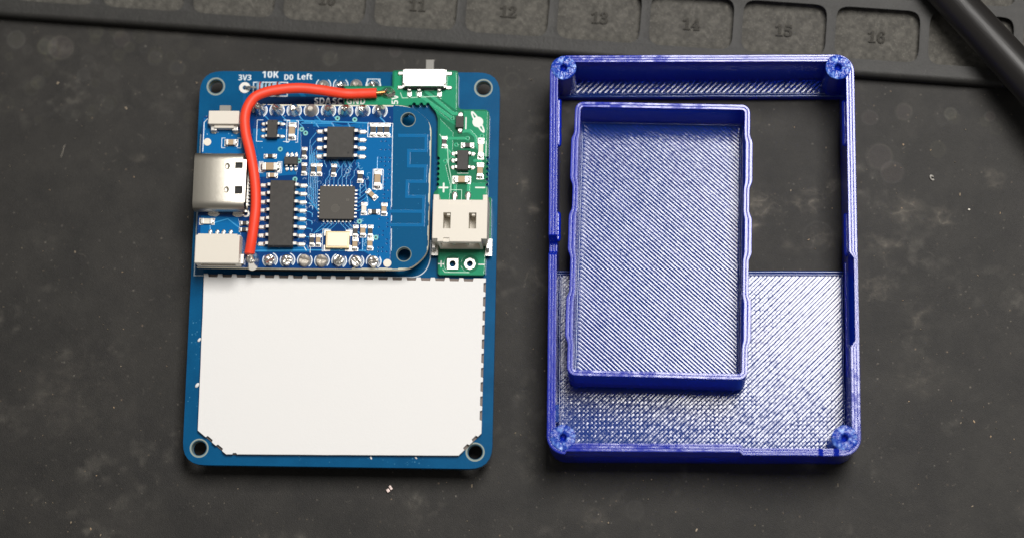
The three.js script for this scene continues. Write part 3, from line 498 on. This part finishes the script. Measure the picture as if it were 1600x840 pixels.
  mesh('pad_ring', plate([[15.58, -1.08], [17.28, -1.08], [17.28, 0.56], [15.58, 0.56]], [circlePts(16.43, -0.26, 0.5, 20)], y + 0.004, y + 0.07, 0.02), M.tin, b);
  mesh('pad_ring', plate(circlePts(18.99, -0.29, 0.9, 8), [circlePts(18.99, -0.29, 0.48, 20)], y + 0.004, y + 0.07, 0.02), M.tin, b);
  mesh('solder_joint', dome(0.95, 0.95, 431, 0.7).scale(1.1, 1, 0.85), M.solder, b, [5.95, y, -26.35]);
  return b;
})();
// --- microcontroller module
const MF = [-21.6, -24, 34.8, 25.4];
const topPins = Array.from({ length: 8 }, (_, i) => [-12.85 + i * 2.575, -22.85]);
const lowPins = [[-10.4, -0.05], [-7.82, -0.05], [-5.26, -0.03], [-2.71, -0.03], [-0.15, -0.03], [2.42, 0], [4.95, 0.02]];
const module_ = (() => {
  const k = 44, w = Math.round(MF[2] * k), h = Math.round(MF[3] * k);
  const state = seed;
  const draw = (colour) => (c) => {
    seed = state;
    const pour = colour ? '#0667a6' : '#9a9a9a', gap = colour ? '#043d7a' : '#606060', trace = colour ? '#3d97cf' : '#b8b8b8', bare = colour ? '#055582' : '#6a6a6a', silk = colour ? '#e4ecf2' : '#c8c8c8';
    c.fillStyle = gap; c.fillRect(0, 0, w, h); c.scale(k, k); c.translate(-MF[0], -MF[1]); c.lineCap = c.lineJoin = 'round';
    const poly = (f, pts) => { c.fillStyle = f; c.beginPath(); pts.forEach((p, i) => (i ? c.lineTo(...p) : c.moveTo(...p))); c.fill(); };
    const line = (wd, pts, col = trace) => { c.strokeStyle = col; c.lineWidth = wd; c.beginPath(); pts.forEach((p, i) => (i ? c.lineTo(...p) : c.moveTo(...p))); c.stroke(); };
    // copper pours
    poly(pour, [[-21.3, -21.6], [-15, -21.8], [-15, -16], [-21.3, -16]]); poly(pour, [[-13.8, -20], [-6.6, -20], [-6.4, -17], [-7, -13], [-13.5, -12.5]]); poly(pour, [[2.2, -20.6], [7.1, -20.6], [7.4, 0.9], [3.2, -1.6], [2.6, -7], [4, -12], [1.8, -14.6]]);
    poly(pour, [[-4.6, -21.6], [-0.2, -20.6], [3.6, -21.2], [3.4, -20.2], [-4.8, -20.4]]); poly(pour, [[-21, -6.6], [-15.4, -6.4], [-14.4, -1], [-21, -0.6]]); poly(pour, [[-13.6, -2.2], [-5, -2.4], [-4.6, -1.3], [-13.6, -1.2]]); poly(pour, [[-7.2, -11.6], [-5.6, -11.6], [-5.2, -5], [-6.4, -3]]);
    poly(bare, [[7.15, -23.9], [13.2, -23.9], [13.3, 1.3], [7.55, 1.3]]);
    // routed traces
    for (let i = 0; i < 6; i++) { const x = -5.15 + i * 0.27; line(0.11, [[-2.8 - i * 0.12, -19.7 + i * 0.9 * 1.28], [-4.1 + i * 0.1, -19.7 + i * 1.15], [x, -18.3 + i * 0.9], [x, -9.5 + i * 0.35], [x + 1.0, -8.4 + i * 0.35], [-3.1, -8.4 + i * 0.35]]); }
    for (let i = 0; i < 7; i++) { const x = -2.6 + i * 0.62; line(0.11, [[x, -11.2], [x, -12.2 - (i % 3) * 0.3], [x + 0.5, -12.9 - (i % 3) * 0.3], [x + 0.5, -13.6 - (i % 2) * 0.9], [x + 1.1, -14.4 - (i % 2) * 0.9]]); }
    for (let i = 0; i < 7; i++) { const x = -2.6 + i * 0.62; line(0.11, [[x, -6.0], [x, -5.6], [x + (i < 4 ? -0.7 : 0.7), -4.9], [x + (i < 4 ? -1.6 - i * 0.1 : 1.2), -3.9 - (i % 2) * 0.4]]); }
    for (let i = 0; i < 6; i++) { const z = -10.7 + i * 0.62; line(0.11, [[2.0, z], [2.5, z], [3.3 + i * 0.1, z - 0.8], [3.3 + i * 0.1, z - 1.5]]); }
    for (let i = 0; i < 5; i++) line(0.16, [[-12 + i * 2.575, -21.9], [-11.2 + i * 2.575, -21.1], [-9.6 + i * 2.5, -21.1], [-8.8 + i * 2.4, -20.5 + i * 0.1]]);
    line(0.2, [[-9, -21.3], [-6.5, -21.3], [3.4, -21.0]]); line(0.2, [[-6.5, -20.9], [-2, -20.9]]); line(0.2, [[5.2, -21.9], [5.9, -21.2], [5.9, -20.6]]);
    for (let i = 0; i < 7; i++) line(0.14, [[-5.3, -11.2 + i * 1.27], [-4.9, -11.2 + i * 1.27], [-4.4, -10.7 + i * 1.2], [-4.4, -9.9 + i * 1.1]]);
    line(0.14, [[2.5, -4.4], [3.2, -3.7], [3.2, -1.5]]); line(0.14, [[5, -15.7], [5, -10.6], [4.6, -10.2]]); line(0.14, [[2.6, -12.1], [2.6, -9.8]]); line(0.2, [[-13.5, -3], [-13.2, -1.4], [-4.8, -1.6], [3.6, -1.6]]); line(0.18, [[-19.6, -4.2], [-19.6, -5.4], [-17, -6.2], [-15.4, -5]]);
    for (let i = 0; i < 4; i++) line(0.14, [[-5 + i * 0.3, -14.6], [-5 + i * 0.3, -16 - i * 0.2]]);
    for (let i = 0; i < 16; i++) line(0.11, [[rr(-4.6, 1.4), -15.2], [rr(-4.6, 1.4), -14.2]].map((p, j, a) => [a[0][0] + j * 0.4, p[1]]));
    // antenna
    const AN = [[8.0, -19.1], [12.2, -19.1], [12.25, -16.8], [9.65, -16.8], [9.7, -14.45], [12.25, -14.45], [12.22, -12.1], [9.58, -12.1], [9.56, -9.8], [12.1, -9.8], [12.1, -5.5]];
    const AW = 0.5; c.lineCap = 'butt'; c.lineJoin = 'miter'; line(AW, AN, colour ? '#0a69a2' : '#c0c0c0'); line(AW, [[7.0, -5.5], [12.35, -5.5]], colour ? '#0a69a2' : '#c0c0c0'); line(AW, [[7.0, -7.55], [12.1, -7.55]], colour ? '#0a69a2' : '#c0c0c0'); c.lineCap = c.lineJoin = 'round';
    // stitching dots and vias
    for (let x = 5.6; x < 7.2; x += 0.62) for (let z = -18.8; z < 0.4; z += 0.62) if (hash(Math.round(x * 10), Math.round(z * 10), 7) > 0.35) { c.fillStyle = gap; c.beginPath(); c.arc(x, z, 0.12, 0, 6.3); c.fill(); }
    line(0.1, [[7.15, -20.6], [7.35, -8.2]], silk); line(0.1, [[7.4, -6.9], [7.4, -6.1]], silk); line(0.1, [[7.45, -4.9], [7.5, -1.6]], silk);
    for (let i = 0; i < 64; i++) { const x = rr(-6, 4), z = rr(-16, -2); if (x > -3.4 && x < 2 && z > -11.3 && z < -6) continue; c.strokeStyle = silk; c.globalAlpha = colour ? rr(0.25, 0.8) : 0.5; c.lineWidth = 0.1; c.beginPath(); const a = rr(0, 6.3); c.arc(x, z, rr(0.14, 0.28), a, a + rr(2.5, 4.8)); c.stroke(); }
    c.globalAlpha = 1;
    // silk arcs round the joints
    for (const [x, z] of [...topPins, ...lowPins]) { c.strokeStyle = silk; c.lineWidth = 0.16; const a = rr(-0.4, 0.4); c.beginPath(); c.arc(x, z, 1.08, -0.9 + a, 0.8 + a * 0.4); c.stroke(); c.beginPath(); c.arc(x, z, 1.08, 2.5 + a, 3.9 + a); c.stroke(); }
    // silk brackets round parts
    const bracket = (x, z, bw, bl) => { for (const s of [-1, 1]) line(0.1, [[x + s * bw * 0.32, z - bl / 2], [x + s * bw / 2, z - bl / 2], [x + s * bw / 2, z + bl / 2], [x + s * bw * 0.32, z + bl / 2]], silk); };
    bracket(-16.95, -17.78, 2.9, 1.5); bracket(-10.94, -14.1, 3.4, 1.7); bracket(-10.75, -19.7, 4.9, 3.3); bracket(5.2, -12.4, 1.5, 3); bracket(-7.86, -19.6, 1.7, 3.3); bracket(-0.43, -3.1, 4.6, 3.3); bracket(5.3, -19.9, 3.7, 2.1);
    line(0.12, [[-21.2, -16.4], [-21.2, -20.9], [-20.7, -21.5]], silk); line(0.1, [[-7.0, -12.2], [-7.0, -10.9]], silk); line(0.1, [[-12.7, -1.0], [-12.7, 0.7]], silk); line(0.1, [[-4.5, -2.2], [-4.5, -1.2]], silk); line(0.1, [[-5.6, -2.4], [-5.1, -1.5]], silk);
    for (let i = 0; i < 70; i++) { c.fillStyle = silk; c.globalAlpha = colour ? rr(0.25, 0.85) : 0.3; c.beginPath(); c.ellipse(rr(-21, 7), rnd() < 0.5 ? rr(-22.2, -19) : rr(-20, 0.8), rr(0.03, 0.14), rr(0.03, 0.09), rr(0, 3), 0, 6.3); c.fill(); }
    c.globalAlpha = 1;
    if (!colour) return;
    // bare laminate along the snapped edges
    c.strokeStyle = '#d9d6c4'; for (let q = 0; q < 3; q++) { c.lineWidth = 0.2 + 0.14 * q; c.setLineDash([3.1 - q, 0.4 + 1.7 * q, 1.3, 0.9 * q]); c.beginPath(); c.moveTo(-15.2, -23.78); c.lineTo(9, -23.78); c.quadraticCurveTo(12.3, -23.2, 12.95, -20.6); c.lineTo(13.02, -1.6); c.quadraticCurveTo(12.6, 0.6, 10, 1.2); c.lineTo(2, 1.2); c.stroke(); } c.setLineDash([]);
    for (let i = 0; i < 30; i++) { c.fillStyle = '#6fb0d8'; c.globalAlpha = rr(0.2, 0.5); c.beginPath(); c.arc(rr(7.5, 12.6), rr(-23, 1), rr(0.02, 0.06), 0, 6.3); c.fill(); }
    c.globalAlpha = 1;
  };
  M.module = std('#ffffff', 0.12, 0, { map: canvasTexture(w, h, draw(true)), bumpMap: canvasTexture(w, h, draw(false), false), bumpScale: 0.00008 });
  M.moduleEdge = std('#d6d0ba', 0.75, 0, { bumpMap: lumpy, bumpScale: 0.0001 });
  const out = rounded([[-21.45, -21.95, 0.7], [-15.5, -22.0, 0.3], [-15.2, -23.78, 0.2], [9.7, -23.78, 2.2], [12.95, -21.2, 1.6], [13.02, -1.3, 1.6], [10.3, 1.2, 1.6], [-21.45, 1.1, 0.2]], 0);
  const holes = [[9.45, -21.55], [9.4, -1.1]];
  const y = TOPY.module;
  const g = plate(out, holes.map(([a, b]) => circlePts(a, b, 1.0, 28)), 5.8, y, 0.03, MF);
  // faces of the rim show the pale laminate, the top the blue mask
  const idx = { top: [], side: [] }, nn = g.attributes.normal, cnt = g.attributes.position.count;
  for (let i = 0; i < cnt; i += 3) (nn.getY(i) > 0.5 || nn.getY(i) < -0.5 ? idx.top : idx.side).push(i, i + 1, i + 2);
  g.setIndex([...idx.top, ...idx.side]); g.clearGroups(); g.addGroup(0, idx.top.length, 0); g.addGroup(idx.top.length, idx.side.length, 1);
  const b = mesh('microcontroller_board', g, [M.module, M.moduleEdge], pcb);
  for (const [a, c] of holes) mesh('mounting_ring', new THREE.LatheGeometry([[0.99, 0], [0.99, 1.015], [1.13, 1.015], [1.13, 1.0]].map((p) => new THREE.Vector2(...p)), 28), M.copperEdge, b, [a, 5.8, c]);
  mesh('header_strip', box(20.5, 2.5, 2.4, 0.2, -3.85, 3.25, -22.4), M.black, b); mesh('header_strip', box(20.5, 2.5, 2.2, 0.2, -3.85, 3.25, -0.1), M.black, b);
  // solder joints
  topPins.forEach(([u, v], i) => { mesh('solder_joint', dome(0.86, [2.3, 1.5, 1.5, 1.35, 1.7, 1.6, 1.6, 1.7][i], 501 + i, [0.9, 1.2, 0.3, 0.25, 0.6, 0.5, 0.7, 0.5][i]), i === 3 ? M.solderDull : M.solder, b, [u, y, v], i * 1.3); });
  lowPins.forEach(([u, v], i) => mesh('solder_joint', cutPin(0.84, 521 + i), [2, 3].includes(i) ? M.solderDull : M.solder, b, [u, y, v + 0.05], i));
  mesh('solder_joint', dome(0.95, 1.7, 531, 1.3).scale(0.95, 1, 1.3), M.solder, b, [-13.0, y, 0.15]);
  mesh('test_pad', plate(circlePts(7.0, 0.25, 0.6), [], y + 0.004, y + 0.06, 0.02), M.capPale, b); mesh('test_pad', plate(circlePts(-20.55, -17.9, 0.58), [], y + 0.004, y + 0.06, 0.02), M.capPale, b);
  for (const [u, v] of [[-6.45, -19.95], [-5.85, -19.37], [-9.55, -16.88], [-6.65, -15.14], [-7.17, -12.3], [-1.14, -21.67], [1.46, -21.49], [2.68, -5.97], [5.18, -3.57]]) { mesh('via', plate(circlePts(u, v, 0.38, 18), [circlePts(u, v, 0.16, 12)], y + 0.004, y + 0.05, 0.01), std('#6fb7b4', 0.4, 0.2), b); mesh('via_hole', plate(circlePts(u, v, 0.17, 12), [], y + 0.002, y + 0.012, 0), M.black, b); }
  // passives
  for (const p of [[-16.95, -17.78, 1.51, 0.87, 't'], [-7.86, -19.62, 0.94, 2.0, 't'], [-11.01, -15.77, 1.42, 0.58, 'd'], [-10.94, -14.1, 2.26, 1.15, 't'], [-10.61, -12.83, 1.23, 0.67, 't'], [-5.91, -16.29, 0.66, 1.35, 'd'], [-5.87, -13.85, 0.66, 1.44, 'd'], [-4.48, -13.76, 0.66, 1.44, 'd'], [-3.57, -13.77, 0.66, 1.44, 't'], [-1.42, -13.69, 0.66, 1.44, 'd'], [2.57, -12.74, 0.75, 1.35, 'd'], [5.2, -12.38, 0.94, 2.31, 't'], [3.29, -7.89, 0.75, 1.44, 'w'], [4.78, -7.42, 1.32, 0.67, 'd'], [6.29, -7.82, 0.75, 1.44, 't'], [2.13, -4.45, 0.66, 1.44, 'd'], [3.26, -4.51, 0.75, 1.44, 't'], [4.35, -4.47, 0.66, 1.44, 'd'], [2.15, -2.47, 0.75, 1.44, 't'], [4.37, -2.59, 0.75, 1.44, 't'], [-4.27, -3.04, 0.66, 1.44, 'd'], [-3.33, -3.05, 0.66, 1.44, 't'], [4.29, -19.9, 0.85, 1.63, 'd'], [5.34, -19.9, 0.85, 1.63, 'd'], [6.3, -19.91, 0.85, 1.63, 'd'], [-14.41, -5.51, 1.13, 0.58, 'd'], [-14.46, -4.54, 1.13, 0.58, 'd'], [-20.07, -5.75, 1.7, 0.85, 'w']]) passive(b, p, y);
  passive(b, [4.37, -10.04, 1.44, 0.7, 't'], y, -0.75);
  // sixteen lead chip, eight lead chip and the small transistor packages
  const lead = leadGeo(1.55, 0.95, 0.46), leadS = leadGeo(0.85, 0.62, 0.4), leadT = leadGeo(0.62, 0.55, 0.34);
  mesh('interface_chip', chipBody(3.75, 1.5, 10.1), M.chip, b, [-8.81, y, -6.85]).userData.label = 'long sixteen lead black chip beside the red wire';
  mesh('orientation_dot', new THREE.CylinderGeometry(0.48, 0.44, 0.02, 20).translate(0, 1.503, 0), M.chipDark, b, [-9.75, y, -10.95]);
  for (let i = 0; i < 8; i++) for (const s of [-1, 1]) mesh('lead', lead, M.tin, b, [-8.81 + s * 1.8, y, -11.3 + i * 1.27], s < 0 ? Math.PI : 0);
  mesh('memory_chip', chipBody(4.1, 1.6, 4.9), M.chip, b, [-0.43, y, -17.65]).userData.label = 'eight lead black chip under the row of solder joints';
  for (let i = 0; i < 4; i++) for (const s of [-1, 1]) mesh('lead', lead, M.tin, b, [-0.43 + s * 1.98, y, -19.6 + i * 1.27], s < 0 ? Math.PI : 0);
  mesh('orientation_dot', new THREE.CylinderGeometry(0.16, 0.14, 0.02, 14).translate(0, 1.603, 0), M.black, b, [0.85, y, -16.0]);
  mesh('transistor_chip', chipBody(1.55, 1.1, 2.85, 0.07), M.chip, b, [-10.75, y, -19.75]); mesh('orientation_dot', new THREE.CylinderGeometry(0.13, 0.12, 0.02, 12).translate(0, 1.103, 0), M.black, b, [-10.75, y, -20.9]);
  for (const [s, v] of [[-1, -20.7], [-1, -19.75], [-1, -18.8], [1, -20.7], [1, -18.8]]) mesh('lead', leadS, M.tin, b, [-10.75 + s * 0.75, y, v], s < 0 ? Math.PI : 0);
  mesh('transistor_chip', chipBody(2.05, 1.0, 1.25, 0.06), M.chip, b, [-7.77, y, -14.95]);
  for (const s of [-1, 1]) for (const u of [-8.43, -7.77, -7.11]) mesh('lead', leadT, M.tin, b, [u, y, -14.95 + s * 0.6], s < 0 ? Math.PI / 2 : -Math.PI / 2);
  // main processor, a flat square package with contacts round its rim
  const qt = canvasTexture(512, 512, (c) => { c.fillStyle = '#45413b'; c.fillRect(0, 0, 512, 512); for (let i = 0; i < 9000; i++) { c.globalAlpha = 0.12; c.fillStyle = rnd() < 0.5 ? '#6a655e' : '#37342f'; c.fillRect(rnd() * 512, rnd() * 512, 2, 2); } c.globalAlpha = 0.5; c.strokeStyle = c.fillStyle = '#6f6a62'; c.lineWidth = 4; c.beginPath(); c.arc(236, 345, 60, 0, 6.3); c.stroke(); c.globalAlpha = 0.18; c.fill(); c.globalAlpha = 0.75; c.fillStyle = '#6f6a62'; c.font = 'bold 44px sans-serif'; c.fillText('S3', 392, 230); c.fillStyle = '#1c1a18'; c.globalAlpha = 1; c.beginPath(); c.arc(288, 302, 7, 0, 6.3); c.fill(); });
  M.processor = std('#ffffff', 0.6, 0, { map: qt, bumpMap: grain, bumpScale: 0.000005 });
  mesh('processor_chip', plate(rounded([[-2.57, -2.5], [2.57, -2.5], [2.57, 2.5], [-2.57, 2.5]], 0.08), [], 0.02, 0.88, 0.04, [-2.57, -2.5, 5.14, 5]), M.processor, b, [-0.68, y, -8.62]).userData.label = 'square grey processor chip with contacts on all four sides';
  const contact = box(0.26, 0.16, 0.42, 0.04);
  for (let i = 0; i < 8; i++) { const o = -2.0 + i * 0.57; for (const s of [-1, 1]) { mesh('contact', contact, M.tin, b, [-0.68 + o, y + 0.01, -8.62 + s * 2.62]); mesh('contact', contact, M.tin, b, [-0.68 + s * 2.7, y + 0.01, -8.62 + o], Math.PI / 2); } }
  // crystal can
  mesh('crystal', box(3.55, 0.7, 2.6, 0.12), M.gold, b, [-0.43, y, -3.05]); mesh('crystal_lid', box(3.05, 0.14, 2.1, 0.06), std('#e6dcc4', 0.4, 0.35), b, [-0.43, y + 0.64, -3.08]);
  for (const [p, q] of [[-1, -1], [1, -1], [-1, 1], [1, 1]]) mesh('crystal_pad', box(1.0, 0.06, 0.9, 0.02, p * 1.6, 0.004, q * 1.15), M.tin, b, [-0.43, y, -3.05]);
  // reset button at the board's corner
  mesh('reset_button', merge([box(4.6, 1.75, 2.05, 0.12, 0, 0.05, 0), box(3.0, 1.2, 0.8, 0.1, 0, 0.05, 1.1)]), M.cream, b, [-17.94, y, -21.25]).userData.label = 'white side push button at the board corner';
  mesh('button_plunger', box(1.7, 0.9, 1.0, 0.1), M.knob, b, [-17.9, y + 0.4, -22.75]);
  mesh('button_bracket', merge([box(0.95, 0.9, 1.1, 0.12, -1.6, 0, 1.3), box(0.95, 0.9, 1.1, 0.12, 1.6, 0, 1.3), box(0.25, 1.2, 0.7, 0.05, -2.35, 0, 0.5), box(0.25, 1.2, 0.7, 0.05, 2.35, 0, 0.5), new THREE.SphereGeometry(0.45, 10, 8).scale(1.2, 0.5, 0.9).translate(-1.65, 0.05, 1.75), new THREE.SphereGeometry(0.45, 10, 8).scale(1.2, 0.5, 0.9).translate(1.65, 0.05, 1.75)]), M.tin, b, [-17.94, y, -21.25]);
  // usb socket: a rolled shell, open at the board's edge
  {
    const len = 7.8, W = 8.7, H = 3.15, ro = 1.35, sect = (o) => rounded([[-W / 2 + o, -H / 2 + o], [W / 2 - o, -H / 2 + o], [W / 2 - o, H / 2 - o], [-W / 2 + o, H / 2 - o]], ro - o * 0.5);
    const sh = new THREE.Shape(sect(0).map((p) => new THREE.Vector2(...p))); sh.holes.push(new THREE.Path(sect(0.28).map((p) => new THREE.Vector2(...p))));
    let s = new THREE.ExtrudeGeometry(sh, { depth: len - 0.1, bevelEnabled: true, bevelSize: 0.05, bevelThickness: 0.05, bevelOffset: -0.05, bevelSegments: 2, curveSegments: 8 }); s.rotateY(Math.PI / 2); s.translate(-len / 2, H / 2, 0);
    s = toCreasedNormals(s, 0.6);
    const cutters = [box(1.15, 1.2, 0.95, 0, 2.75, 2.4, -2.3), box(1.15, 1.2, 1.2, 0, 2.85, 2.4, 1.45), box(0.9, 4, 1.5, 0, 3.75, 1.2, -3.9), box(0.5, 4, 1.2, 0, 3.9, 1.2, 3.9)];
    for (const z of [-2.15, 1.4]) cutters.push(new THREE.SphereGeometry(0.5, 16, 12).scale(0.75, 0.35, 1).translate(1.05, 3.18, z));
    const usb = mesh('usb_socket', cut(s, cutters), M.usbMetal, b, [-17.84, y + 0.02, -11.3]); usb.userData.label = 'metal usb socket overhanging the board edge';
    mesh('socket_core', merge([box(3.2, 2.5, 7.6, 0.4, 2.1, 0.3, 0), box(5.2, 0.7, 6.2, 0.1, -1, 1.25, 0)]), M.black, b, [-17.84, y + 0.02, -11.3]);
    const ul = leadGeo(0.95, 0.45, 0.26); for (let i = 0; i < 12; i++) mesh('lead', ul, M.tin, b, [-14.1, y, -14.05 + i * 0.53]);
    for (const [u, v] of [[-19.1, -6.95], [-15.4, -6.9], [-19.1, -15.65], [-15.4, -15.65]]) mesh('shell_tab', merge([new THREE.SphereGeometry(0.5, 14, 8).scale(1.9, 0.35, 0.9), box(1.5, 0.5, 0.3, 0.05, 0, 0, v > -10 ? -0.2 : 0.2)]), M.solder, b, [u, y, v]);
    mesh('pad_ring', plate(circlePts(-14.3, -7.0, 0.55), [circlePts(-14.3, -7.0, 0.28, 16)], y + 0.004, y + 0.06, 0.01), M.tin, b);
  }
  // four pin side entry connector
  mesh('sensor_connector', cut(box(6.55, 2.8, 4.4, 0.12), [box(5.2, 1.35, 2.2, 0, 0, 0.8, 1.6), box(0.6, 3, 0.5, 0, -3.2, 1.9, -2.2), box(0.6, 3, 0.5, 0, 3.2, 1.9, -2.2)]), M.cream, b, [-17.87, y, -1.15]).userData.label = 'cream four pin connector at the board corner';
  for (const u of [-19.48, -18.43, -17.48, -16.43]) mesh('lead', merge([box(0.42, 0.5, 1.0, 0.1), new THREE.SphereGeometry(0.4, 10, 8).scale(0.85, 0.4, 1.1).translate(0, 0.03, -0.4)]), M.tin, b, [u, y, -3.75]);
  for (const o of [3.4, -3.35]) mesh('anchor_tab', box(0.5, 0.9, 1.5, 0.1, o, 0, 0.9), M.tin, b, [-17.87, y, -0.9]);
  return b;
})();
// joints of the hidden header row beside the wire
for (const [u, v, i] of [[-3.94, -27.7, 0], [-1.31, -27.72, 1], [1.02, -27.85, 2], [3.64, -27.75, 3]]) mesh('solder_joint', dome(0.8, 0.9, 541 + i, 0.4), i % 2 ? M.solder : M.solderDull, pcb, [u, 3.2, v]);
// --- red wire
{
  const pts = [[4.35, 5.05, -26.1], [2.2, 5.1, -26.0], [-0.07, 5.3, -25.9], [-3.93, 6.7, -26.08], [-6.83, 7.2, -26.2], [-9.54, 7.8, -25.85], [-11.93, 8.3, -25.2], [-13.5, 8.7, -24.25], [-14.4, 8.95, -22.66], [-14.69, 9.05, -20.99], [-14.42, 9.05, -18.54], [-13.74, 9.05, -16.1], [-12.97, 9.15, -12.65], [-12.57, 9.2, -9.74], [-12.47, 9.2, -7.32], [-12.65, 9.1, -4.91], [-12.93, 8.85, -2.51], [-13.22, 8.45, -0.75]].map((p) => new THREE.Vector3(...p));
  const g = new THREE.TubeGeometry(new THREE.CatmullRomCurve3(pts), 180, 0.755, 20), caps = [new THREE.CylinderGeometry(0.79, 0.79, 0.05, 20).rotateZ(Math.PI / 2).translate(4.35, 5.05, -26.1), new THREE.SphereGeometry(0.785, 16, 10).scale(1, 1, 0.4).translate(-13.22, 8.45, -0.75)];
  const wire = mesh('red_wire', merge([g, ...caps]), M.red, pcb); wire.userData.label = 'red insulated wire looping over the module';
  mesh('bare_end', new THREE.TubeGeometry(new THREE.CatmullRomCurve3([[4.2, 5.05, -26.1], [5.0, 4.95, -26.2], [5.7, 4.8, -26.35]].map((p) => new THREE.Vector3(...p))), 12, 0.26, 8), M.copper, wire);
  mesh('bare_end', new THREE.TubeGeometry(new THREE.CatmullRomCurve3([[-13.2, 8.4, -0.9], [-13.15, 8.1, -0.2], [-13.05, 7.4, 0.25]].map((p) => new THREE.Vector3(...p))), 12, 0.45, 8), M.solderDull, wire);
}

// ------------------------------------------------------------------ black tool, crumbs
{
  const a = new THREE.Vector3(66.5, 5.4, -39.05), b = new THREE.Vector3(74.6, 7.4, -28.25), dir = b.clone().sub(a).normalize();
  const prof = [[0.01, -22], [1.6, -21.8], [2.2, -20.6], [2.75, -18], [2.85, 0], [3.0, 20], [3.2, 34], [6, 44], [9.5, 52], [10, 70], [10, 110], [8, 124], [0.01, 126]].map((p) => new THREE.Vector2(...p));
  const g = new THREE.LatheGeometry(prof, 40);
  M.tool = std('#1d1b1a', 0.36, 0, { bumpMap: grain, bumpScale: 0.000012 });
  const t = mesh('tool_handle', g, M.tool, scene, [a.x, a.y, a.z]);
  t.quaternion.setFromUnitVectors(new THREE.Vector3(0, 1, 0), dir);
  t.userData = { label: 'smooth matte black tool shaft lying across the numbered tray', category: 'tool' };
}
{
  const chip = mesh('solder_chip', merge([box(0.75, 0.3, 0.4, 0.08, 0, 0, -0.25), box(0.6, 0.35, 0.5, 0.1, 0.15, 0, 0.3)]), std('#dcc9c2', 0.4, 0.5), scene, [-18.1, 0.01, 32.8], -1.0);
  chip.userData = { label: 'tiny pinkish silver solder chip on the mat below the white panel', category: 'solder chip' };
  const fl = mesh('plastic_flake', new THREE.TorusGeometry(0.28, 0.14, 7, 11, 5.2).scale(0.8, 1.25, 0.7).rotateX(-Math.PI / 2 + 0.3).translate(0, 0.2, 0), std('#a5a199', 0.3), scene, [62.9, 0, -13.2], 0.6);
  fl.userData = { label: 'curled pale plastic flake on the mat beside the blue case', category: 'flake' };
  const sp = mesh('white_crumb', new THREE.IcosahedronGeometry(0.17, 1).scale(1.1, 0.7, 0.9).translate(0, 0.12, 0), std('#e4ddd0', 0.7), scene, [68.2, 0, -8.3]);
  sp.userData = { label: 'single round white crumb on the mat below the black tool', category: 'crumb' };
  const li = mesh('lint_fibre', new THREE.TubeGeometry(new THREE.CatmullRomCurve3([[-0.25, 0.1, 1], [0, 0.18, 0.2], [0.15, 0.12, -0.6], [0.35, 0.1, -1]].map((p) => new THREE.Vector3(...p))), 20, 0.05, 6), std('#8d877d', 0.8), scene, [-68.7, 0, -19]);
  li.userData = { label: 'short pale lint fibre lying alone on the bare mat', category: 'lint' };
  // fine dust: nobody could count it
  const n = 620, dg = new THREE.IcosahedronGeometry(0.00011, 0), dust = new THREE.InstancedMesh(dg, std('#b7ab9a', 0.8), n), m4 = new THREE.Matrix4(), q = new THREE.Quaternion(), col = new THREE.Color();
  for (let i = 0; i < n; i++) { const s = 0.35 + 1.1 * Math.pow(rnd(), 4); q.setFromEuler(new THREE.Euler(rr(0, 6), rr(0, 6), rr(0, 6))); m4.compose(new THREE.Vector3(rr(-80, 78) * MM, 0.00004, rr(-30, 41) * MM), q, new THREE.Vector3(s * rr(0.7, 2.2), s * 0.6, s)); dust.setMatrixAt(i, m4); dust.setColorAt(i, col.setRGB(...[[0.8, 0.75, 0.68], [0.5, 0.46, 0.4], [0.9, 0.75, 0.6], [0.35, 0.34, 0.3]][Math.floor(rnd() * 4)])); }
  dust.name = 'dust'; dust.userData = { label: 'fine pale dust specks scattered over the dark mat', category: 'dust', kind: 'stuff' }; dust.castShadow = true; scene.add(dust);
}
// ------------------------------------------------------------------ the lamp above the bench (outside the picture)
{
  const l = thing('panel_lamp', 'flat white panel lamp hanging above the work bench', 'lamp', [LAMP.x, LAMP.y, LAMP.z]);
  mesh('lamp_housing', box(LAMP.w + 30, 30, LAMP.d + 30, 4, 0, 8, 0), std('#d8d8d6', 0.5), l);
  mesh('lamp_diffuser', box(LAMP.w, 4, LAMP.d, 1, 0, 4, 0), std('#ffffff', 0.6, 0, { emissive: '#fff4e6', emissiveIntensity: 0.8 }), l);
}
renderer.render(scene, camera);
